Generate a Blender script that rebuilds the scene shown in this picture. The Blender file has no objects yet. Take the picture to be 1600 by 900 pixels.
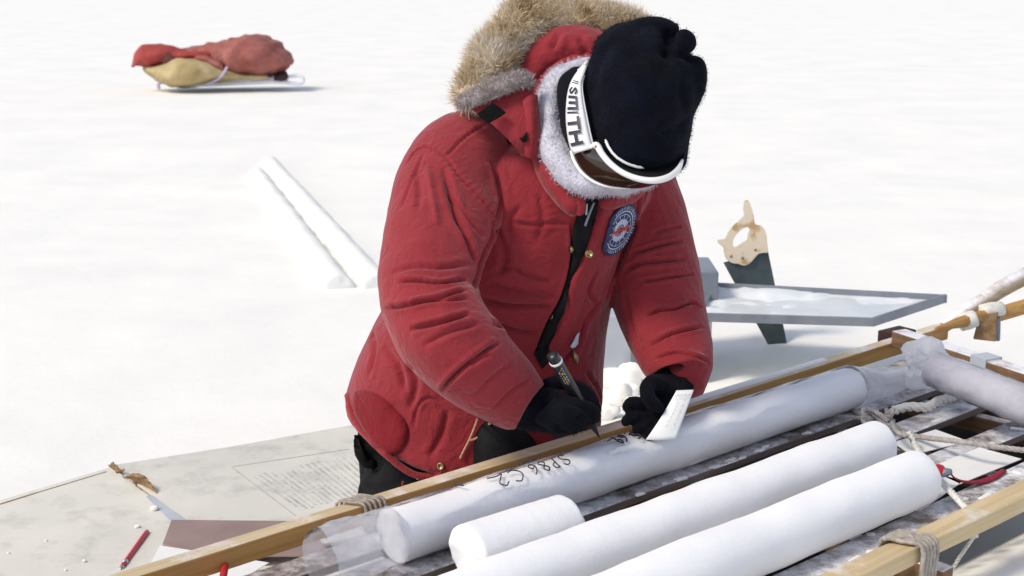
import bpy, bmesh, math, random
import numpy as np
from mathutils import Vector, Matrix, kdtree
from mathutils.bvhtree import BVHTree

random.seed(7)
RNG = np.random.default_rng(7)
SC = bpy.context.scene
COL = SC.collection
R = math.radians

# ------------------------------------------------------------------ camera
CAM_H, FPX = 1.0, 2222.2
PITCH = R(12.927)
cS, sS = math.cos(PITCH), math.sin(PITCH)
cd = bpy.data.cameras.new('camera'); cam = bpy.data.objects.new('camera', cd); COL.objects.link(cam)
cam.location = (0, 0, CAM_H); cam.rotation_euler = (R(90) - PITCH, 0, 0)
cd.lens = 50; cd.sensor_width = 36; cd.clip_end = 2000; cd.clip_start = 0.05
cd.dof.use_dof = True; cd.dof.focus_distance = 2.15; cd.dof.aperture_fstop = 11
SC.camera = cam

# ------------------------------------------------------------------ sky, sun, exposure
SUN_EL, SUN_AZ = R(48), R(-117)          # azimuth clockwise from +Y: the sun stands to the left, along the cores
wd = bpy.data.worlds.new('World'); SC.world = wd; wd.use_nodes = True
nt = wd.node_tree
sky = nt.nodes.new('ShaderNodeTexSky'); sky.sky_type = 'NISHITA'; sky.sun_disc = False
sky.sun_elevation = SUN_EL; sky.sun_rotation = SUN_AZ; sky.altitude = 2800; sky.dust_density = 8.0; sky.ozone_density = 0.2; sky.air_density = 0.7
bg = nt.nodes['Background']; bg.inputs['Strength'].default_value = 0.15
veil = nt.nodes.new('ShaderNodeHueSaturation'); veil.inputs['Saturation'].default_value = .55   # thin high cloud whitens the sky
nt.links.new(sky.outputs[0], veil.inputs['Color']); nt.links.new(veil.outputs[0], bg.inputs['Color'])
sd = bpy.data.lights.new('sun', 'SUN'); sun = bpy.data.objects.new('sun', sd); COL.objects.link(sun)
sd.energy = 1.3; sd.angle = R(14); sd.color = (1.0, 0.90, 0.74)
sdir = Vector((math.sin(SUN_AZ) * math.cos(SUN_EL), math.cos(SUN_AZ) * math.cos(SUN_EL), math.sin(SUN_EL)))
sun.rotation_euler = sdir.to_track_quat('Z', 'Y').to_euler(); sun.location = (-6, 0, 8)
SC.view_settings.view_transform = 'Standard'; SC.view_settings.look = 'None'
SC.view_settings.gamma = 1; SC.view_settings.exposure = 0.84

# ------------------------------------------------------------------ geometry helpers
def W(px, py, d):
    """world point seen at picture position px,py at depth d along the view axis"""
    x = (px - 800) / FPX * d; v = (450 - py) / FPX * d
    return Vector((x, d * cS + v * sS, CAM_H - d * sS + v * cS))
def G(px, py, z):
    """world point on the horizontal plane z"""
    v = (450 - py) / FPX
    return W(px, py, (z - CAM_H) / (-sS + v * cS))
def projv(co):
    d = co[:, 1] * cS + (CAM_H - co[:, 2]) * sS
    v = co[:, 1] * sS + (co[:, 2] - CAM_H) * cS
    return 800 + FPX * co[:, 0] / d, 450 - FPX * v / d, d
SO, SU, SW = Vector((-0.481, 1.655, 0)), Vector((0.742, 0.670, 0)), Vector((0.670, -0.742, 0))
def S(u, w, z):
    """sledge coordinates: u along it, w across it towards the camera"""
    p = SO + SU * u + SW * w; p.z = z; return p

def tag(o, label=None, cat=None, group=None, kind=None):
    if label: o['label'] = label
    if cat: o['category'] = cat
    if group: o['group'] = group
    if kind: o['kind'] = kind
    return o
def mesh(name, V, F, mat=None, parent=None, smooth=True):
    me = bpy.data.meshes.new(name)
    me.from_pydata([tuple(v) for v in V], [], F); me.update()
    if len(F) < 12000:
        bm = bmesh.new(); bm.from_mesh(me); bmesh.ops.recalc_face_normals(bm, faces=bm.faces); bm.to_mesh(me); bm.free()
    if smooth: me.shade_smooth()
    o = bpy.data.objects.new(name, me); COL.objects.link(o)
    if mat: me.materials.append(mat)
    if parent is not None: o.parent = parent
    return o
def obj(name, me, parent=None):
    o = bpy.data.objects.new(name, me); COL.objects.link(o)
    if parent is not None: o.parent = parent
    return o
def empty(name, loc):
    # origins stay at the world origin so that children keep world coordinates
    o = bpy.data.objects.new(name, None); COL.objects.link(o); o.empty_display_size = .05
    o.location = loc
    return o
def settle():
    """children were built in world coordinates: undo the parent's offset"""
    bpy.context.view_layer.update()
    for o in list(SC.objects):
        if o.parent and o.parent.type == 'EMPTY' and o.parent.parent is None and not o.get('placed'):
            o.matrix_parent_inverse = Matrix.Translation(-o.parent.location)

def join(parts):
    V, F = [], []
    for v, f in parts:
        n = len(V); V += [tuple(a) for a in v]; F += [tuple(i + n for i in q) for q in f]
    return V, F
def catmull(P, n):
    P = np.array(P, float)
    if len(P) < 3:
        t = np.linspace(0, 1, n + 1)[:, None]; return P[0] * (1 - t) + P[1] * t
    Q = np.vstack([2 * P[0] - P[1], P, 2 * P[-1] - P[-2]])
    out = []
    for i in range(1, len(Q) - 2):
        p0, p1, p2, p3 = Q[i - 1:i + 3]
        for k in range(n):
            t = k / n
            out.append(.5 * (2 * p1 + (p2 - p0) * t + (2 * p0 - 5 * p1 + 4 * p2 - p3) * t * t + (3 * p1 - p0 - 3 * p2 + p3) * t ** 3))
    out.append(P[-1]); return np.array(out)
def skin_rings(rings, cap=True):
    n = len(rings[0]); V = [tuple(p) for r in rings for p in r]; F = []
    for i in range(len(rings) - 1):
        for k in range(n):
            F.append((i * n + k, i * n + (k + 1) % n, (i + 1) * n + (k + 1) % n, (i + 1) * n + k))
    if cap:
        for i, rev in ((0, True), (len(rings) - 1, False)):
            c = np.mean(np.array([tuple(p) for p in rings[i]]), axis=0); V.append(tuple(c)); ci = len(V) - 1
            for k in range(n):
                a, b = i * n + k, i * n + (k + 1) % n
                F.append((b, a, ci) if rev else (a, b, ci))
    return V, F
def cam_loft(rows, sub=6, n=28, flat=False, power=1.0, cap=True):
    """rows: (px, py, depth, halfwidth px, half thickness m, near-side drop px)"""
    rows = [tuple(r) + (0,) * (7 - len(r)) for r in rows]
    I = catmull(rows, sub)
    T = np.gradient(I[:, :2], axis=0); T /= np.maximum(np.linalg.norm(T, axis=1), 1e-6)[:, None]
    rings = []
    for (px, py, d, hw, th, tilt, sl), t in zip(I, T):
        A = (1.0, 0.0) if flat else (-t[1], t[0])
        rr = []
        for k in range(n):
            a = 2 * math.pi * k / n; c, s = math.cos(a), math.sin(a)
            c = math.copysign(abs(c) ** power, c); s = math.copysign(abs(s) ** power, s)
            rr.append(W(px + A[0] * hw * c, py + A[1] * hw * c + tilt * s + sl * c, d - th * s))
        rings.append(rr)
    return skin_rings(rings, cap)
def tube(pts, rad, n=8, sub=4, cap=True, flatten=None):
    """smooth tube through world points; rad scalar or list"""
    P = np.array([tuple(p) for p in pts], float)
    rad = [rad] * len(P) if np.isscalar(rad) else list(rad)
    I = catmull(np.hstack([P, np.array(rad)[:, None]]), sub)
    C = I[:, :3]; rr = np.maximum(I[:, 3], 1e-5)
    T = np.gradient(C, axis=0); T /= np.maximum(np.linalg.norm(T, axis=1), 1e-9)[:, None]
    up = Vector((0, 0, 1)) if abs(T[0][2]) < .9 else Vector((1, 0, 0))
    rings = []; N = None
    for c, t, r in zip(C, T, rr):
        t = Vector(t)
        if N is None: N = (up - t * up.dot(t)).normalized()
        else:
            N = N - t * N.dot(t); N.normalize()
        B = t.cross(N)
        fl = 1 if flatten is None else flatten
        rings.append([Vector(c) + (N * math.cos(2 * math.pi * k / n) * fl + B * math.sin(2 * math.pi * k / n)) * r for k in range(n)])
    return skin_rings(rings, cap)
def ball(c, r, seg=16, rings=10, M=None):
    V = []; F = []
    r = (r, r, r) if np.isscalar(r) else r
    for i in range(rings + 1):
        a = math.pi * i / rings
        for k in range(seg):
            b = 2 * math.pi * k / seg
            v = Vector((r[0] * math.sin(a) * math.cos(b), r[1] * math.sin(a) * math.sin(b), r[2] * math.cos(a)))
            V.append((M @ v if M else v) + Vector(c))
    for i in range(rings):
        for k in range(seg):
            F.append((i * seg + k, (i + 1) * seg + k, (i + 1) * seg + (k + 1) % seg, i * seg + (k + 1) % seg))
    return V, F
def hexa(b, t):
    """eight corners: bottom 4 (ccw), top 4"""
    V = [tuple(p) for p in b] + [tuple(p) for p in t]
    F = [(3, 2, 1, 0), (4, 5, 6, 7)] + [(i, (i + 1) % 4, (i + 1) % 4 + 4, i + 4) for i in range(4)]
    return V, F
def sbox(u0, u1, w0, w1, z0, z1):
    return hexa([S(u0, w1, z0), S(u1, w1, z0), S(u1, w0, z0), S(u0, w0, z0)], [S(u0, w1, z1), S(u1, w1, z1), S(u1, w0, z1), S(u0, w0, z1)])
def bevel(o, w=.002, seg=2):
    m = o.modifiers.new('bevel', 'BEVEL'); m.width = w; m.segments = seg; m.limit_method = 'ANGLE'; m.angle_limit = R(40)
    for p in o.data.polygons: p.use_smooth = True
    m2 = o.modifiers.new('wn', 'WEIGHTED_NORMAL'); m2.keep_sharp = True
    return o
def slab(pts, thick, up=Vector((0, 0, 1))):
    n = len(pts); V = [tuple(Vector(p)) for p in pts] + [tuple(Vector(p) + up * thick) for p in pts]
    F = [tuple(range(n - 1, -1, -1)), tuple(range(n, 2 * n))] + [(i, (i + 1) % n, (i + 1) % n + n, i + n) for i in range(n)]
    return V, F
def remeshed(V, F, voxel, smooth=4):
    """one continuous surface from overlapping closed shells"""
    o = mesh('tmp', V, F)
    bm = bmesh.new(); bm.from_mesh(o.data); bmesh.ops.recalc_face_normals(bm, faces=bm.faces); bm.to_mesh(o.data); bm.free()
    m = o.modifiers.new('r', 'REMESH'); m.mode = 'VOXEL'; m.voxel_size = voxel
    if smooth:
        s = o.modifiers.new('s', 'SMOOTH'); s.iterations = smooth; s.factor = .5
    dg = bpy.context.evaluated_depsgraph_get(); dg.update()
    me = bpy.data.meshes.new_from_object(o.evaluated_get(dg))
    old = o.data; bpy.data.objects.remove(o); bpy.data.meshes.remove(old)
    me.materials.clear(); me.shade_smooth()
    return me
def get_co(me):
    a = np.empty(len(me.vertices) * 3); me.vertices.foreach_get('co', a); return a.reshape(-1, 3)
def get_no(me):
    a = np.empty(len(me.vertices) * 3); me.vertex_normals.foreach_get('vector', a); return a.reshape(-1, 3)
def set_co(me, co):
    me.vertices.foreach_set('co', np.ascontiguousarray(co).ravel()); me.update()
def bvh_of(me):
    return BVHTree.FromPolygons([v.co for v in me.vertices], [p.vertices for p in me.polygons])
EYE = Vector((0, 0, CAM_H))
def hit(bvh, px, py):
    d = (W(px, py, 1.0) - EYE).normalized()
    loc, no, i, dist = bvh.ray_cast(EYE, d)
    return (loc, no) if loc is not None else (None, None)
def waves(co, freqs, seed=0):
    r = np.random.default_rng(seed); out = np.zeros(len(co))
    for f, a in freqs:
        for _ in range(5):
            k = r.normal(size=3); k *= f / np.linalg.norm(k) * r.uniform(.7, 1.3)
            out += a / 2.2 * np.sin(co @ k + r.uniform(0, 6.28))
    return out
def crease(me, folds, bvh):
    """press folds into a cloth mesh. fold: (points px, depth m, width m, ridge factor)"""
    co = get_co(me); no = get_no(me); disp = np.zeros(len(co))
    for fd in folds:
        pts, depth, width, ridge = fd[:4]; pk = fd[4] if len(fd) > 4 else 0
        L = catmull(pts, 10); H = []; tpar = []
        for i, (x, y) in enumerate(L):
            loc, n = hit(bvh, x, y)
            if loc is not None: H.append(tuple(loc)); tpar.append(i / (len(L) - 1))
        if len(H) < 2: continue
        H = np.array(H); tpar = np.array(tpar)
        arc = np.r_[0, np.cumsum(np.linalg.norm(np.diff(H, axis=0), axis=1))]
        mg = max(5 * width, .04 if pk else 0); lo, hi = H.min(0) - mg, H.max(0) + mg
        idx = np.where(((co > lo) & (co < hi)).all(1))[0]
        best = np.full(len(idx), 1e9); bt = np.zeros(len(idx)); c = co[idx]
        for i in range(len(H) - 1):
            a, b = H[i], H[i + 1]; ab = b - a; L2 = ab @ ab
            if L2 > .03 ** 2 or L2 < 1e-12: continue
            t = np.clip(((c - a) @ ab) / L2, 0, 1)
            dd = np.linalg.norm(c - (a + t[:, None] * ab), axis=1)
            m = dd < best; best[m] = dd[m]; bt[m] = (tpar[i] + (tpar[i + 1] - tpar[i]) * t)[m]
        taper = np.clip(np.minimum(bt, 1 - bt) * 6, 0, 1) ** .6 if ridge >= 0 else np.ones(len(idx))
        rg = abs(ridge)
        g = -np.exp(-(best / width) ** 2) + rg * np.exp(-((best - 2.4 * width) / (1.3 * width)) ** 2)
        disp[idx] += depth * taper * g
        if pk:
            sarc = np.interp(bt, tpar, arc); disp[idx] += pk * np.sin(sarc / .0105 * 6.283 + 3 * np.sin(sarc / .05)) * np.exp(-(best / .011) ** 2) * (.4 + .6 * np.abs(np.sin(sarc / .031)))
    co += no * disp[:, None]; set_co(me, co)
def in_poly(px, py, poly):
    r = np.zeros(len(px), bool); P = poly
    for i in range(len(P)):
        (x1, y1), (x2, y2) = P[i], P[(i + 1) % len(P)]
        c = ((y1 > py) != (y2 > py)); 
        with np.errstate(divide='ignore', invalid='ignore'):
            r ^= c & (px < (x2 - x1) * (py - y1) / (y2 - y1) + x1)
    return r
def raise_region(me, polys, bvh):
    """lift a sewn-on panel: poly px, height m, edge px"""
    co = get_co(me); no = get_no(me); px, py, d = projv(co); disp = np.zeros(len(co))
    for poly, h, edge in polys:
        P = np.array(poly, float); lo, hi = P.min(0) - 2, P.max(0) + 2
        idx = np.where((px > lo[0]) & (px < hi[0]) & (py > lo[1]) & (py < hi[1]) & in_poly(px, py, poly))[0]
        if not len(idx): continue
        best = np.full(len(idx), 1e9)
        for i in range(len(P)):
            a, b = P[i], P[(i + 1) % len(P)]; ab = b - a; q = np.stack([px[idx], py[idx]], 1)
            t = np.clip(((q - a) @ ab) / (ab @ ab + 1e-9), 0, 1)
            best = np.minimum(best, np.linalg.norm(q - (a + t[:, None] * ab), axis=1))
        for j, i in enumerate(idx):
            loc, n = hit(bvh, px[i], py[i])
            if loc is not None and (loc - Vector(co[i])).length < .012: disp[i] += h * min(1, best[j] / edge)
    co += no * disp[:, None]; set_co(me, co)
def patch_on(bvh, fn, nu, nv, lift, thick=.0012):
    """thin cloth patch lying on a surface; fn(u,v)->px,py"""
    V = []; ok = {}
    for j in range(nv + 1):
        for i in range(nu + 1):
            px, py = fn(i / nu, j / nv); loc, n = hit(bvh, px, py)
            if loc is None: continue
            if n.dot(EYE - loc) < 0: n = -n
            ok[(i, j)] = len(V); V.append(loc + n * lift)
    F = [(ok[(i, j)], ok[(i, j + 1)], ok[(i + 1, j + 1)], ok[(i + 1, j)]) for j in range(nv) for i in range(nu)
         if all(k in ok for k in ((i, j), (i, j + 1), (i + 1, j + 1), (i + 1, j)))]
    F = [f for f in F if max((V[f[a]] - V[f[a - 1]]).length for a in range(4)) < .06]
    return V, F
def solid(o, t):
    m = o.modifiers.new('thickness', 'SOLIDIFY'); m.thickness = t; m.offset = 0; return o
def fibers(points, normals, length, width, bend, seed=0, seg=2, jitter=.5):
    """many short curved hairs as real ribbons"""
    r = np.random.default_rng(seed); n = len(points); V = []; F = []
    P = np.array(points); N = np.array(normals)
    D = N + r.normal(size=(n, 3)) * jitter + np.array(bend); D /= np.linalg.norm(D, axis=1)[:, None]
    side = np.cross(D, r.normal(size=(n, 3))); side /= np.linalg.norm(side, axis=1)[:, None]
    Lg = length * r.uniform(.55, 1.15, n); curl = r.normal(size=(n, 3)) * .35 + np.array(bend) * .6
    for k in range(seg + 1):
        t = k / seg
        c = P + D * (Lg * t)[:, None] + curl * (Lg * t * t * .5)[:, None]
        w = width * (1 - t * .92)
        V.append(c - side * w / 2); V.append(c + side * w / 2)
    A = np.stack(V, 1).reshape(-1, 3); m = 2 * (seg + 1)
    for i in range(n):
        b = i * m
        for k in range(seg): F.append((b + 2 * k, b + 2 * k + 1, b + 2 * k + 3, b + 2 * k + 2))
    return A, F
def scatter(me, n, seed=0, mask=None):
    r = np.random.default_rng(seed); co = get_co(me); no = get_no(me)
    idx = np.arange(len(co)) if mask is None else np.where(mask)[0]
    i = r.choice(idx, n); return co[i] + r.normal(size=(n, 3)) * .0015, no[i]

# ------------------------------------------------------------------ materials
def newmat(name):
    m = bpy.data.materials.new(name); m.use_nodes = True
    b = m.node_tree.nodes['Principled BSDF']; return m, m.node_tree, b
def noise_node(t, scale, detail=4, rough=.55, co='Object'):
    tc = t.nodes.new('ShaderNodeTexCoord'); n = t.nodes.new('ShaderNodeTexNoise')
    n.inputs['Scale'].default_value = scale; n.inputs['Detail'].default_value = detail; n.inputs['Roughness'].default_value = rough
    t.links.new(tc.outputs[co], n.inputs['Vector']); return n
def ramp(t, src, stops):
    r = t.nodes.new('ShaderNodeValToRGB')
    e = r.color_ramp.elements
    while len(e) < len(stops): e.new(.5)
    for el, (p, c) in zip(e, stops): el.position = p; el.color = (*c, 1) if len(c) == 3 else c
    t.links.new(src, r.inputs[0]); return r
def bump(t, b, src, strength, dist):
    n = t.nodes.new('ShaderNodeBump'); n.inputs['Strength'].default_value = strength; n.inputs['Distance'].default_value = dist
    t.links.new(src, n.inputs['Height'])
    prev = b.inputs['Normal'].links
    if prev: t.links.new(prev[0].from_socket, n.inputs['Normal'])
    t.links.new(n.outputs[0], b.inputs['Normal'])
def simple(name, c1, c2=None, scale=30, rough=.7, bs=.3, bd=.002, bscale=None, metal=0, sheen=0, lo=.35, hi=.65, spec=.5):
    m, t, b = newmat(name); n = noise_node(t, scale)
    r = ramp(t, n.outputs[0], [(lo, c1), (hi, c2 or c1)]); t.links.new(r.outputs[0], b.inputs['Base Color'])
    b.inputs['Roughness'].default_value = rough; b.inputs['Metallic'].default_value = metal
    if sheen: b.inputs['Sheen Weight'].default_value = sheen; b.inputs['Sheen Roughness'].default_value = .5
    b.inputs['Specular IOR Level'].default_value = spec
    if bs:
        n2 = noise_node(t, bscale or scale * 4, 5); bump(t, b, n2.outputs[0], bs, bd)
    return m
M = {}
def snow_mat():
    m, t, b = newmat('snow')
    n = noise_node(t, 1.8, 8, .65); r = ramp(t, n.outputs[0], [(.3, (.825, .82, .785)), (.7, (.91, .90, .85))])
    t.links.new(r.outputs[0], b.inputs['Base Color']); b.inputs['Roughness'].default_value = .85
    b.inputs['Specular IOR Level'].default_value = .2
    n2 = noise_node(t, 14, 8, .65); bump(t, b, n2.outputs[0], .22, .012)
    n3 = noise_node(t, 160, 4, .6); bump(t, b, n3.outputs[0], .12, .002)
    return m
M['snow'] = snow_mat()
def ice_mat(name, c1, c2):
    m, t, b = newmat(name); n = noise_node(t, 9, 6); r = ramp(t, n.outputs[0], [(.35, c1), (.65, c2)])
    t.links.new(r.outputs[0], b.inputs['Base Color']); b.inputs['Roughness'].default_value = .6
    b.inputs['Subsurface Weight'].default_value = .12; b.inputs['Subsurface Radius'].default_value = (.006, .008, .01)
    n2 = noise_node(t, 220, 4, .6); bump(t, b, n2.outputs[0], .38, .0015)
    n3 = noise_node(t, 25, 5, .65); bump(t, b, n3.outputs[0], .28, .0028)
    return m
M['core'] = ice_mat('core_ice', (.89, .89, .895), (.945, .94, .93))
def fabric(name, c1, c2, sheen=.25):
    m, t, b = newmat(name)
    n = noise_node(t, 7, 5, .6); r = ramp(t, n.outputs[0], [(.3, c1), (.72, c2)])
    t.links.new(r.outputs[0], b.inputs['Base Color']); b.inputs['Roughness'].default_value = .8; b.inputs['Specular IOR Level'].default_value = .18
    b.inputs['Sheen Weight'].default_value = sheen; b.inputs['Sheen Roughness'].default_value = .45
    b.inputs['Sheen Tint'].default_value = (1, .8, .8, 1)
    n0 = noise_node(t, 17, 3, .5); n0.inputs['Distortion'].default_value = 2.2      # limp crumples of worn nylon
    rd = t.nodes.new('ShaderNodeMapRange'); rd.inputs['From Min'].default_value = .42; rd.inputs['From Max'].default_value = .56; rd.interpolation_type = 'SMOOTHSTEP'
    t.links.new(n0.outputs[0], rd.inputs[0]); bump(t, b, rd.outputs[0], .30, .0035)
    n1 = noise_node(t, 38, 4, .55); n1.inputs['Distortion'].default_value = 1.0; bump(t, b, n1.outputs[0], .34, .006)
    n2 = noise_node(t, 150, 3, .6); bump(t, b, n2.outputs[0], .35, .0018)
    n3 = noise_node(t, 900, 2, .6); bump(t, b, n3.outputs[0], .5, .0006)
    return m
M['red'] = fabric('red_nylon', (.22, .017, .023), (.28, .028, .036), .26)
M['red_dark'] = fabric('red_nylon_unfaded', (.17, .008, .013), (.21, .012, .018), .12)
M['black_knit'] = simple('black_knit', (.003, .0035, .006), (.006, .0065, .011), 40, .95, .8, .003, 300, sheen=.02, spec=.08)
M['navy_knit'] = simple('navy_knit', (.0025, .003, .006), (.004, .005, .012), 30, .95, .9, .003, 260, sheen=.02, spec=.08)
M['black_cloth'] = simple('black_cloth', (.006, .006, .007), (.012, .012, .013), 25, .85, .4, .004, 60, spec=.15)
M['fleece'] = simple('lavender_fleece', (.52, .51, .60), (.66, .65, .72), 60, .95, .9, .004, 240, sheen=.3)
M['velcro'] = simple('black_velcro', (.004, .004, .004), (.008, .008, .008), 200, .95, .6, .001, 600, spec=.1)
M['white_plastic'] = simple('white_plastic', (.78, .78, .76), (.83, .83, .81), 20, .35, .05, .0005)
M['black_plastic'] = simple('black_plastic', (.012, .012, .014), (.02, .02, .022), 40, .3, .1, .0005)
M['ink'] = simple('black_ink', (.012, .01, .02), (.03, .025, .05), 300, .5, 0)
M['navy_ink'] = simple('navy_thread', (.012, .018, .07), (.03, .045, .13), 300, .8, .5, .0005, 900)
M['pale_thread'] = simple('pale_thread', (.42, .46, .62), (.6, .62, .72), 400, .8, .5, .0005, 900)
M['red_thread'] = simple('red_thread', (.5, .03, .03), (.6, .06, .04), 400, .8, .4, .0005, 900)
M['brass'] = simple('brass', (.32, .24, .11), (.45, .35, .17), 60, .35, .1, .0004, metal=.9)
M['cord_tan'] = simple('tan_cord', (.38, .20, .13), (.5, .30, .2), 200, .9, .6, .001, 500)
M['paper'] = simple('white_card', (.78, .78, .76), (.84, .84, .82), 15, .8, .12, .001, 80)
M['pencil_ink'] = simple('grey_pencil_marks', (.56, .57, .58), (.70, .70, .70), 300, .8, 0)
M['rope'] = simple('weathered_rope', (.36, .33, .31), (.52, .48, .45), 120, .95, .8, .002, 500)
M['rope_white'] = simple('white_rope', (.66, .64, .58), (.78, .76, .70), 90, .95, .6, .002, 400)
M['lash'] = simple('grey_lashing', (.30, .26, .22), (.47, .42, .36), 150, .95, .8, .002, 500)
M['saw_steel'] = simple('dark_steel', (.045, .065, .065), (.075, .10, .10), 20, .42, .15, .0006, metal=.35)
M['grey_metal'] = simple('grey_painted_metal', (.19, .21, .25), (.27, .29, .33), 12, .5, .15, .001, 90, metal=.15)
M['grey_light'] = simple('pale_grey_metal', (.42, .45, .50), (.52, .55, .60), 6, .5, .12, .001, 60)
M['red_plastic'] = simple('red_plastic', (.42, .012, .018), (.5, .02, .025), 40, .35, .05, .0005)
M['red_webbing'] = simple('red_webbing', (.22, .012, .03), (.32, .02, .05), 150, .9, .5, .001, 600)
M['steel'] = simple('bright_steel', (.5, .5, .5), (.6, .6, .6), 50, .3, .05, .0004, metal=.9)
M['brown_board'] = simple('brown_board', (.26, .185, .165), (.32, .23, .21), 12, .85, .2, .001, 120)
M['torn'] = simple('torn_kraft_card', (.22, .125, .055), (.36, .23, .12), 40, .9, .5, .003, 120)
M['tan_canvas'] = simple('tan_canvas', (.36, .27, .12), (.50, .40, .21), 6, .9, .8, .02, 16)
M['red_tarp'] = simple('faded_red_tarp', (.25, .06, .045), (.38, .14, .115), 6, .85, .8, .02, 16)
M['red_tarp_bright'] = simple('bright_red_tarp', (.27, .022, .02), (.36, .05, .04), 6, .8, .7, .02, 18)
M['maroon'] = simple('dark_maroon_cloth', (.03, .012, .012), (.06, .02, .02), 20, .9, .3, .004)
M['maroon_lighter'] = simple('brownish_maroon_cloth', (.07, .02, .02), (.13, .035, .03), 12, .9, .3, .004)
M['lavender_strap'] = simple('pale_strap', (.42, .34, .50), (.5, .42, .58), 40, .9, .2, .002)
M['white_sled'] = simple('white_sled_plastic', (.62, .64, .68), (.74, .75, .78), 8, .5, .1, .002)
M['yellow_ink'] = simple('yellow_print', (.55, .38, .03), (.65, .45, .05), 200, .5, 0)
M['lavender_print'] = simple('pale_print', (.4, .4, .5), (.5, .5, .6), 200, .5, 0)
def cardboard():
    m, t, b = newmat('pale_cardboard')
    n = noise_node(t, 2.6, 6, .6); r = ramp(t, n.outputs[0], [(.25, (.57, .565, .515)), (.62, (.72, .70, .625))])
    n2 = noise_node(t, 9, 6, .7); r2 = ramp(t, n2.outputs[0], [(.33, (.74, .73, .75)), (.50, (1, 1, 1))])
    mx = t.nodes.new('ShaderNodeMixRGB'); mx.blend_type = 'MULTIPLY'; mx.inputs[0].default_value = .85
    t.links.new(r.outputs[0], mx.inputs[1]); t.links.new(r2.outputs[0], mx.inputs[2]); t.links.new(mx.outputs[0], b.inputs['Base Color'])
    b.inputs['Roughness'].default_value = .85
    n3 = noise_node(t, 90, 4); bump(t, b, n3.outputs[0], .15, .001); n4 = noise_node(t, 6, 3); bump(t, b, n4.outputs[0], .3, .01)
    return m
M['cardboard'] = cardboard()
def wood(name, c1, c2, frost=0.0, axis=0, rough=.7, frost_scale=60):
    """grain runs along the object's own sledge direction; frost is snow dust with a shape of its own"""
    m, t, b = newmat(name)
    tc = t.nodes.new('ShaderNodeTexCoord'); mp = t.nodes.new('ShaderNodeMapping'); mp.vector_type = 'POINT'
    ang = math.atan2(SU.y, SU.x) if axis == 0 else math.atan2(SW.y, SW.x)
    rot = t.nodes.new('ShaderNodeVectorRotate'); rot.rotation_type = 'Z_AXIS'; rot.inputs['Angle'].default_value = -ang
    t.links.new(tc.outputs['Object'], rot.inputs['Vector']); t.links.new(rot.outputs[0], mp.inputs['Vector'])
    mp.inputs['Scale'].default_value = (2.0, 60, 60)
    n = t.nodes.new('ShaderNodeTexNoise'); n.inputs['Scale'].default_value = 1.6; n.inputs['Detail'].default_value = 7; n.inputs['Roughness'].default_value = .6
    t.links.new(mp.outputs[0], n.inputs['Vector'])
    r = ramp(t, n.outputs[0], [(.32, c1), (.68, c2)]); last = r.outputs[0]
    n2 = noise_node(t, 5, 4); r2 = ramp(t, n2.outputs[0], [(.3, (.8, .78, .76)), (.7, (1.08, 1.08, 1.08))])
    mx = t.nodes.new('ShaderNodeMixRGB'); mx.blend_type = 'MULTIPLY'; mx.inputs[0].default_value = .8
    t.links.new(last, mx.inputs[1]); t.links.new(r2.outputs[0], mx.inputs[2]); last = mx.outputs[0]
    b.inputs['Roughness'].default_value = rough
    bump(t, b, n.outputs[0], .3, .001)
    if frost > 0:
        f1 = noise_node(t, frost_scale, 6, .72); f2 = noise_node(t, 7, 3, .5)
        ad = t.nodes.new('ShaderNodeMath'); ad.operation = 'MULTIPLY_ADD'; ad.inputs[1].default_value = .85
        t.links.new(f2.outputs[0], ad.inputs[0]); t.links.new(f1.outputs[0], ad.inputs[2])
        thr = 1.22 - .45 * frost
        rf = ramp(t, ad.outputs[0], [(0, (0, 0, 0)), (1, (1, 1, 1))]); 
        mr = t.nodes.new('ShaderNodeMapRange'); mr.inputs['From Min'].default_value = thr - .16; mr.inputs['From Max'].default_value = thr + .17
        t.links.new(ad.outputs[0], mr.inputs['Value'])
        ge = t.nodes.new('ShaderNodeNewGeometry'); sx = t.nodes.new('ShaderNodeSeparateXYZ'); t.links.new(ge.outputs['Normal'], sx.inputs[0])
        up = t.nodes.new('ShaderNodeMapRange'); up.inputs['From Min'].default_value = .35; up.inputs['From Max'].default_value = .8
        t.links.new(sx.outputs['Z'], up.inputs['Value'])
        ml = t.nodes.new('ShaderNodeMath'); ml.operation = 'MULTIPLY'; t.links.new(mr.outputs[0], ml.inputs[0]); t.links.new(up.outputs[0], ml.inputs[1])
        m2 = t.nodes.new('ShaderNodeMixRGB'); t.links.new(ml.outputs[0], m2.inputs[0]); t.links.new(last, m2.inputs[1]); m2.inputs[2].default_value = (.82, .82, .86, 1); last = m2.outputs[0]
        bump(t, b, ml.outputs[0], .6, .003)
        t.nodes.remove(rf)
    t.links.new(last, b.inputs['Base Color']); return m
M['rail_wood'] = wood('varnished_ash', (.38, .19, .045), (.54, .31, .10))
M['rail_pale'] = wood('pale_ash', (.52, .39, .20), (.68, .54, .33), frost=.22, frost_scale=14)
M['rail_top'] = wood('pale_rail_top', (.54, .42, .24), (.72, .61, .42), frost=.35, frost_scale=14)
M['slat'] = wood('slat_wood', (.13, .10, .083), (.23, .18, .155), frost=.70, frost_scale=34)
M['slat_frost'] = wood('slat_wood_snowy', (.14, .10, .085), (.22, .17, .15), frost=1.08, frost_scale=30)
M['bar_wood'] = wood('crossbar_wood', (.14, .075, .035), (.26, .15, .07), frost=1.0, axis=1, frost_scale=25)
M['saw_wood'] = simple('worn_beech', (.46, .29, .13), (.68, .58, .43), 24, .6, .2, .001, 90, lo=.33, hi=.46)
M['pole'] = wood('snowy_pole', (.30, .22, .13), (.5, .40, .28), frost=.92, frost_scale=30)
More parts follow.
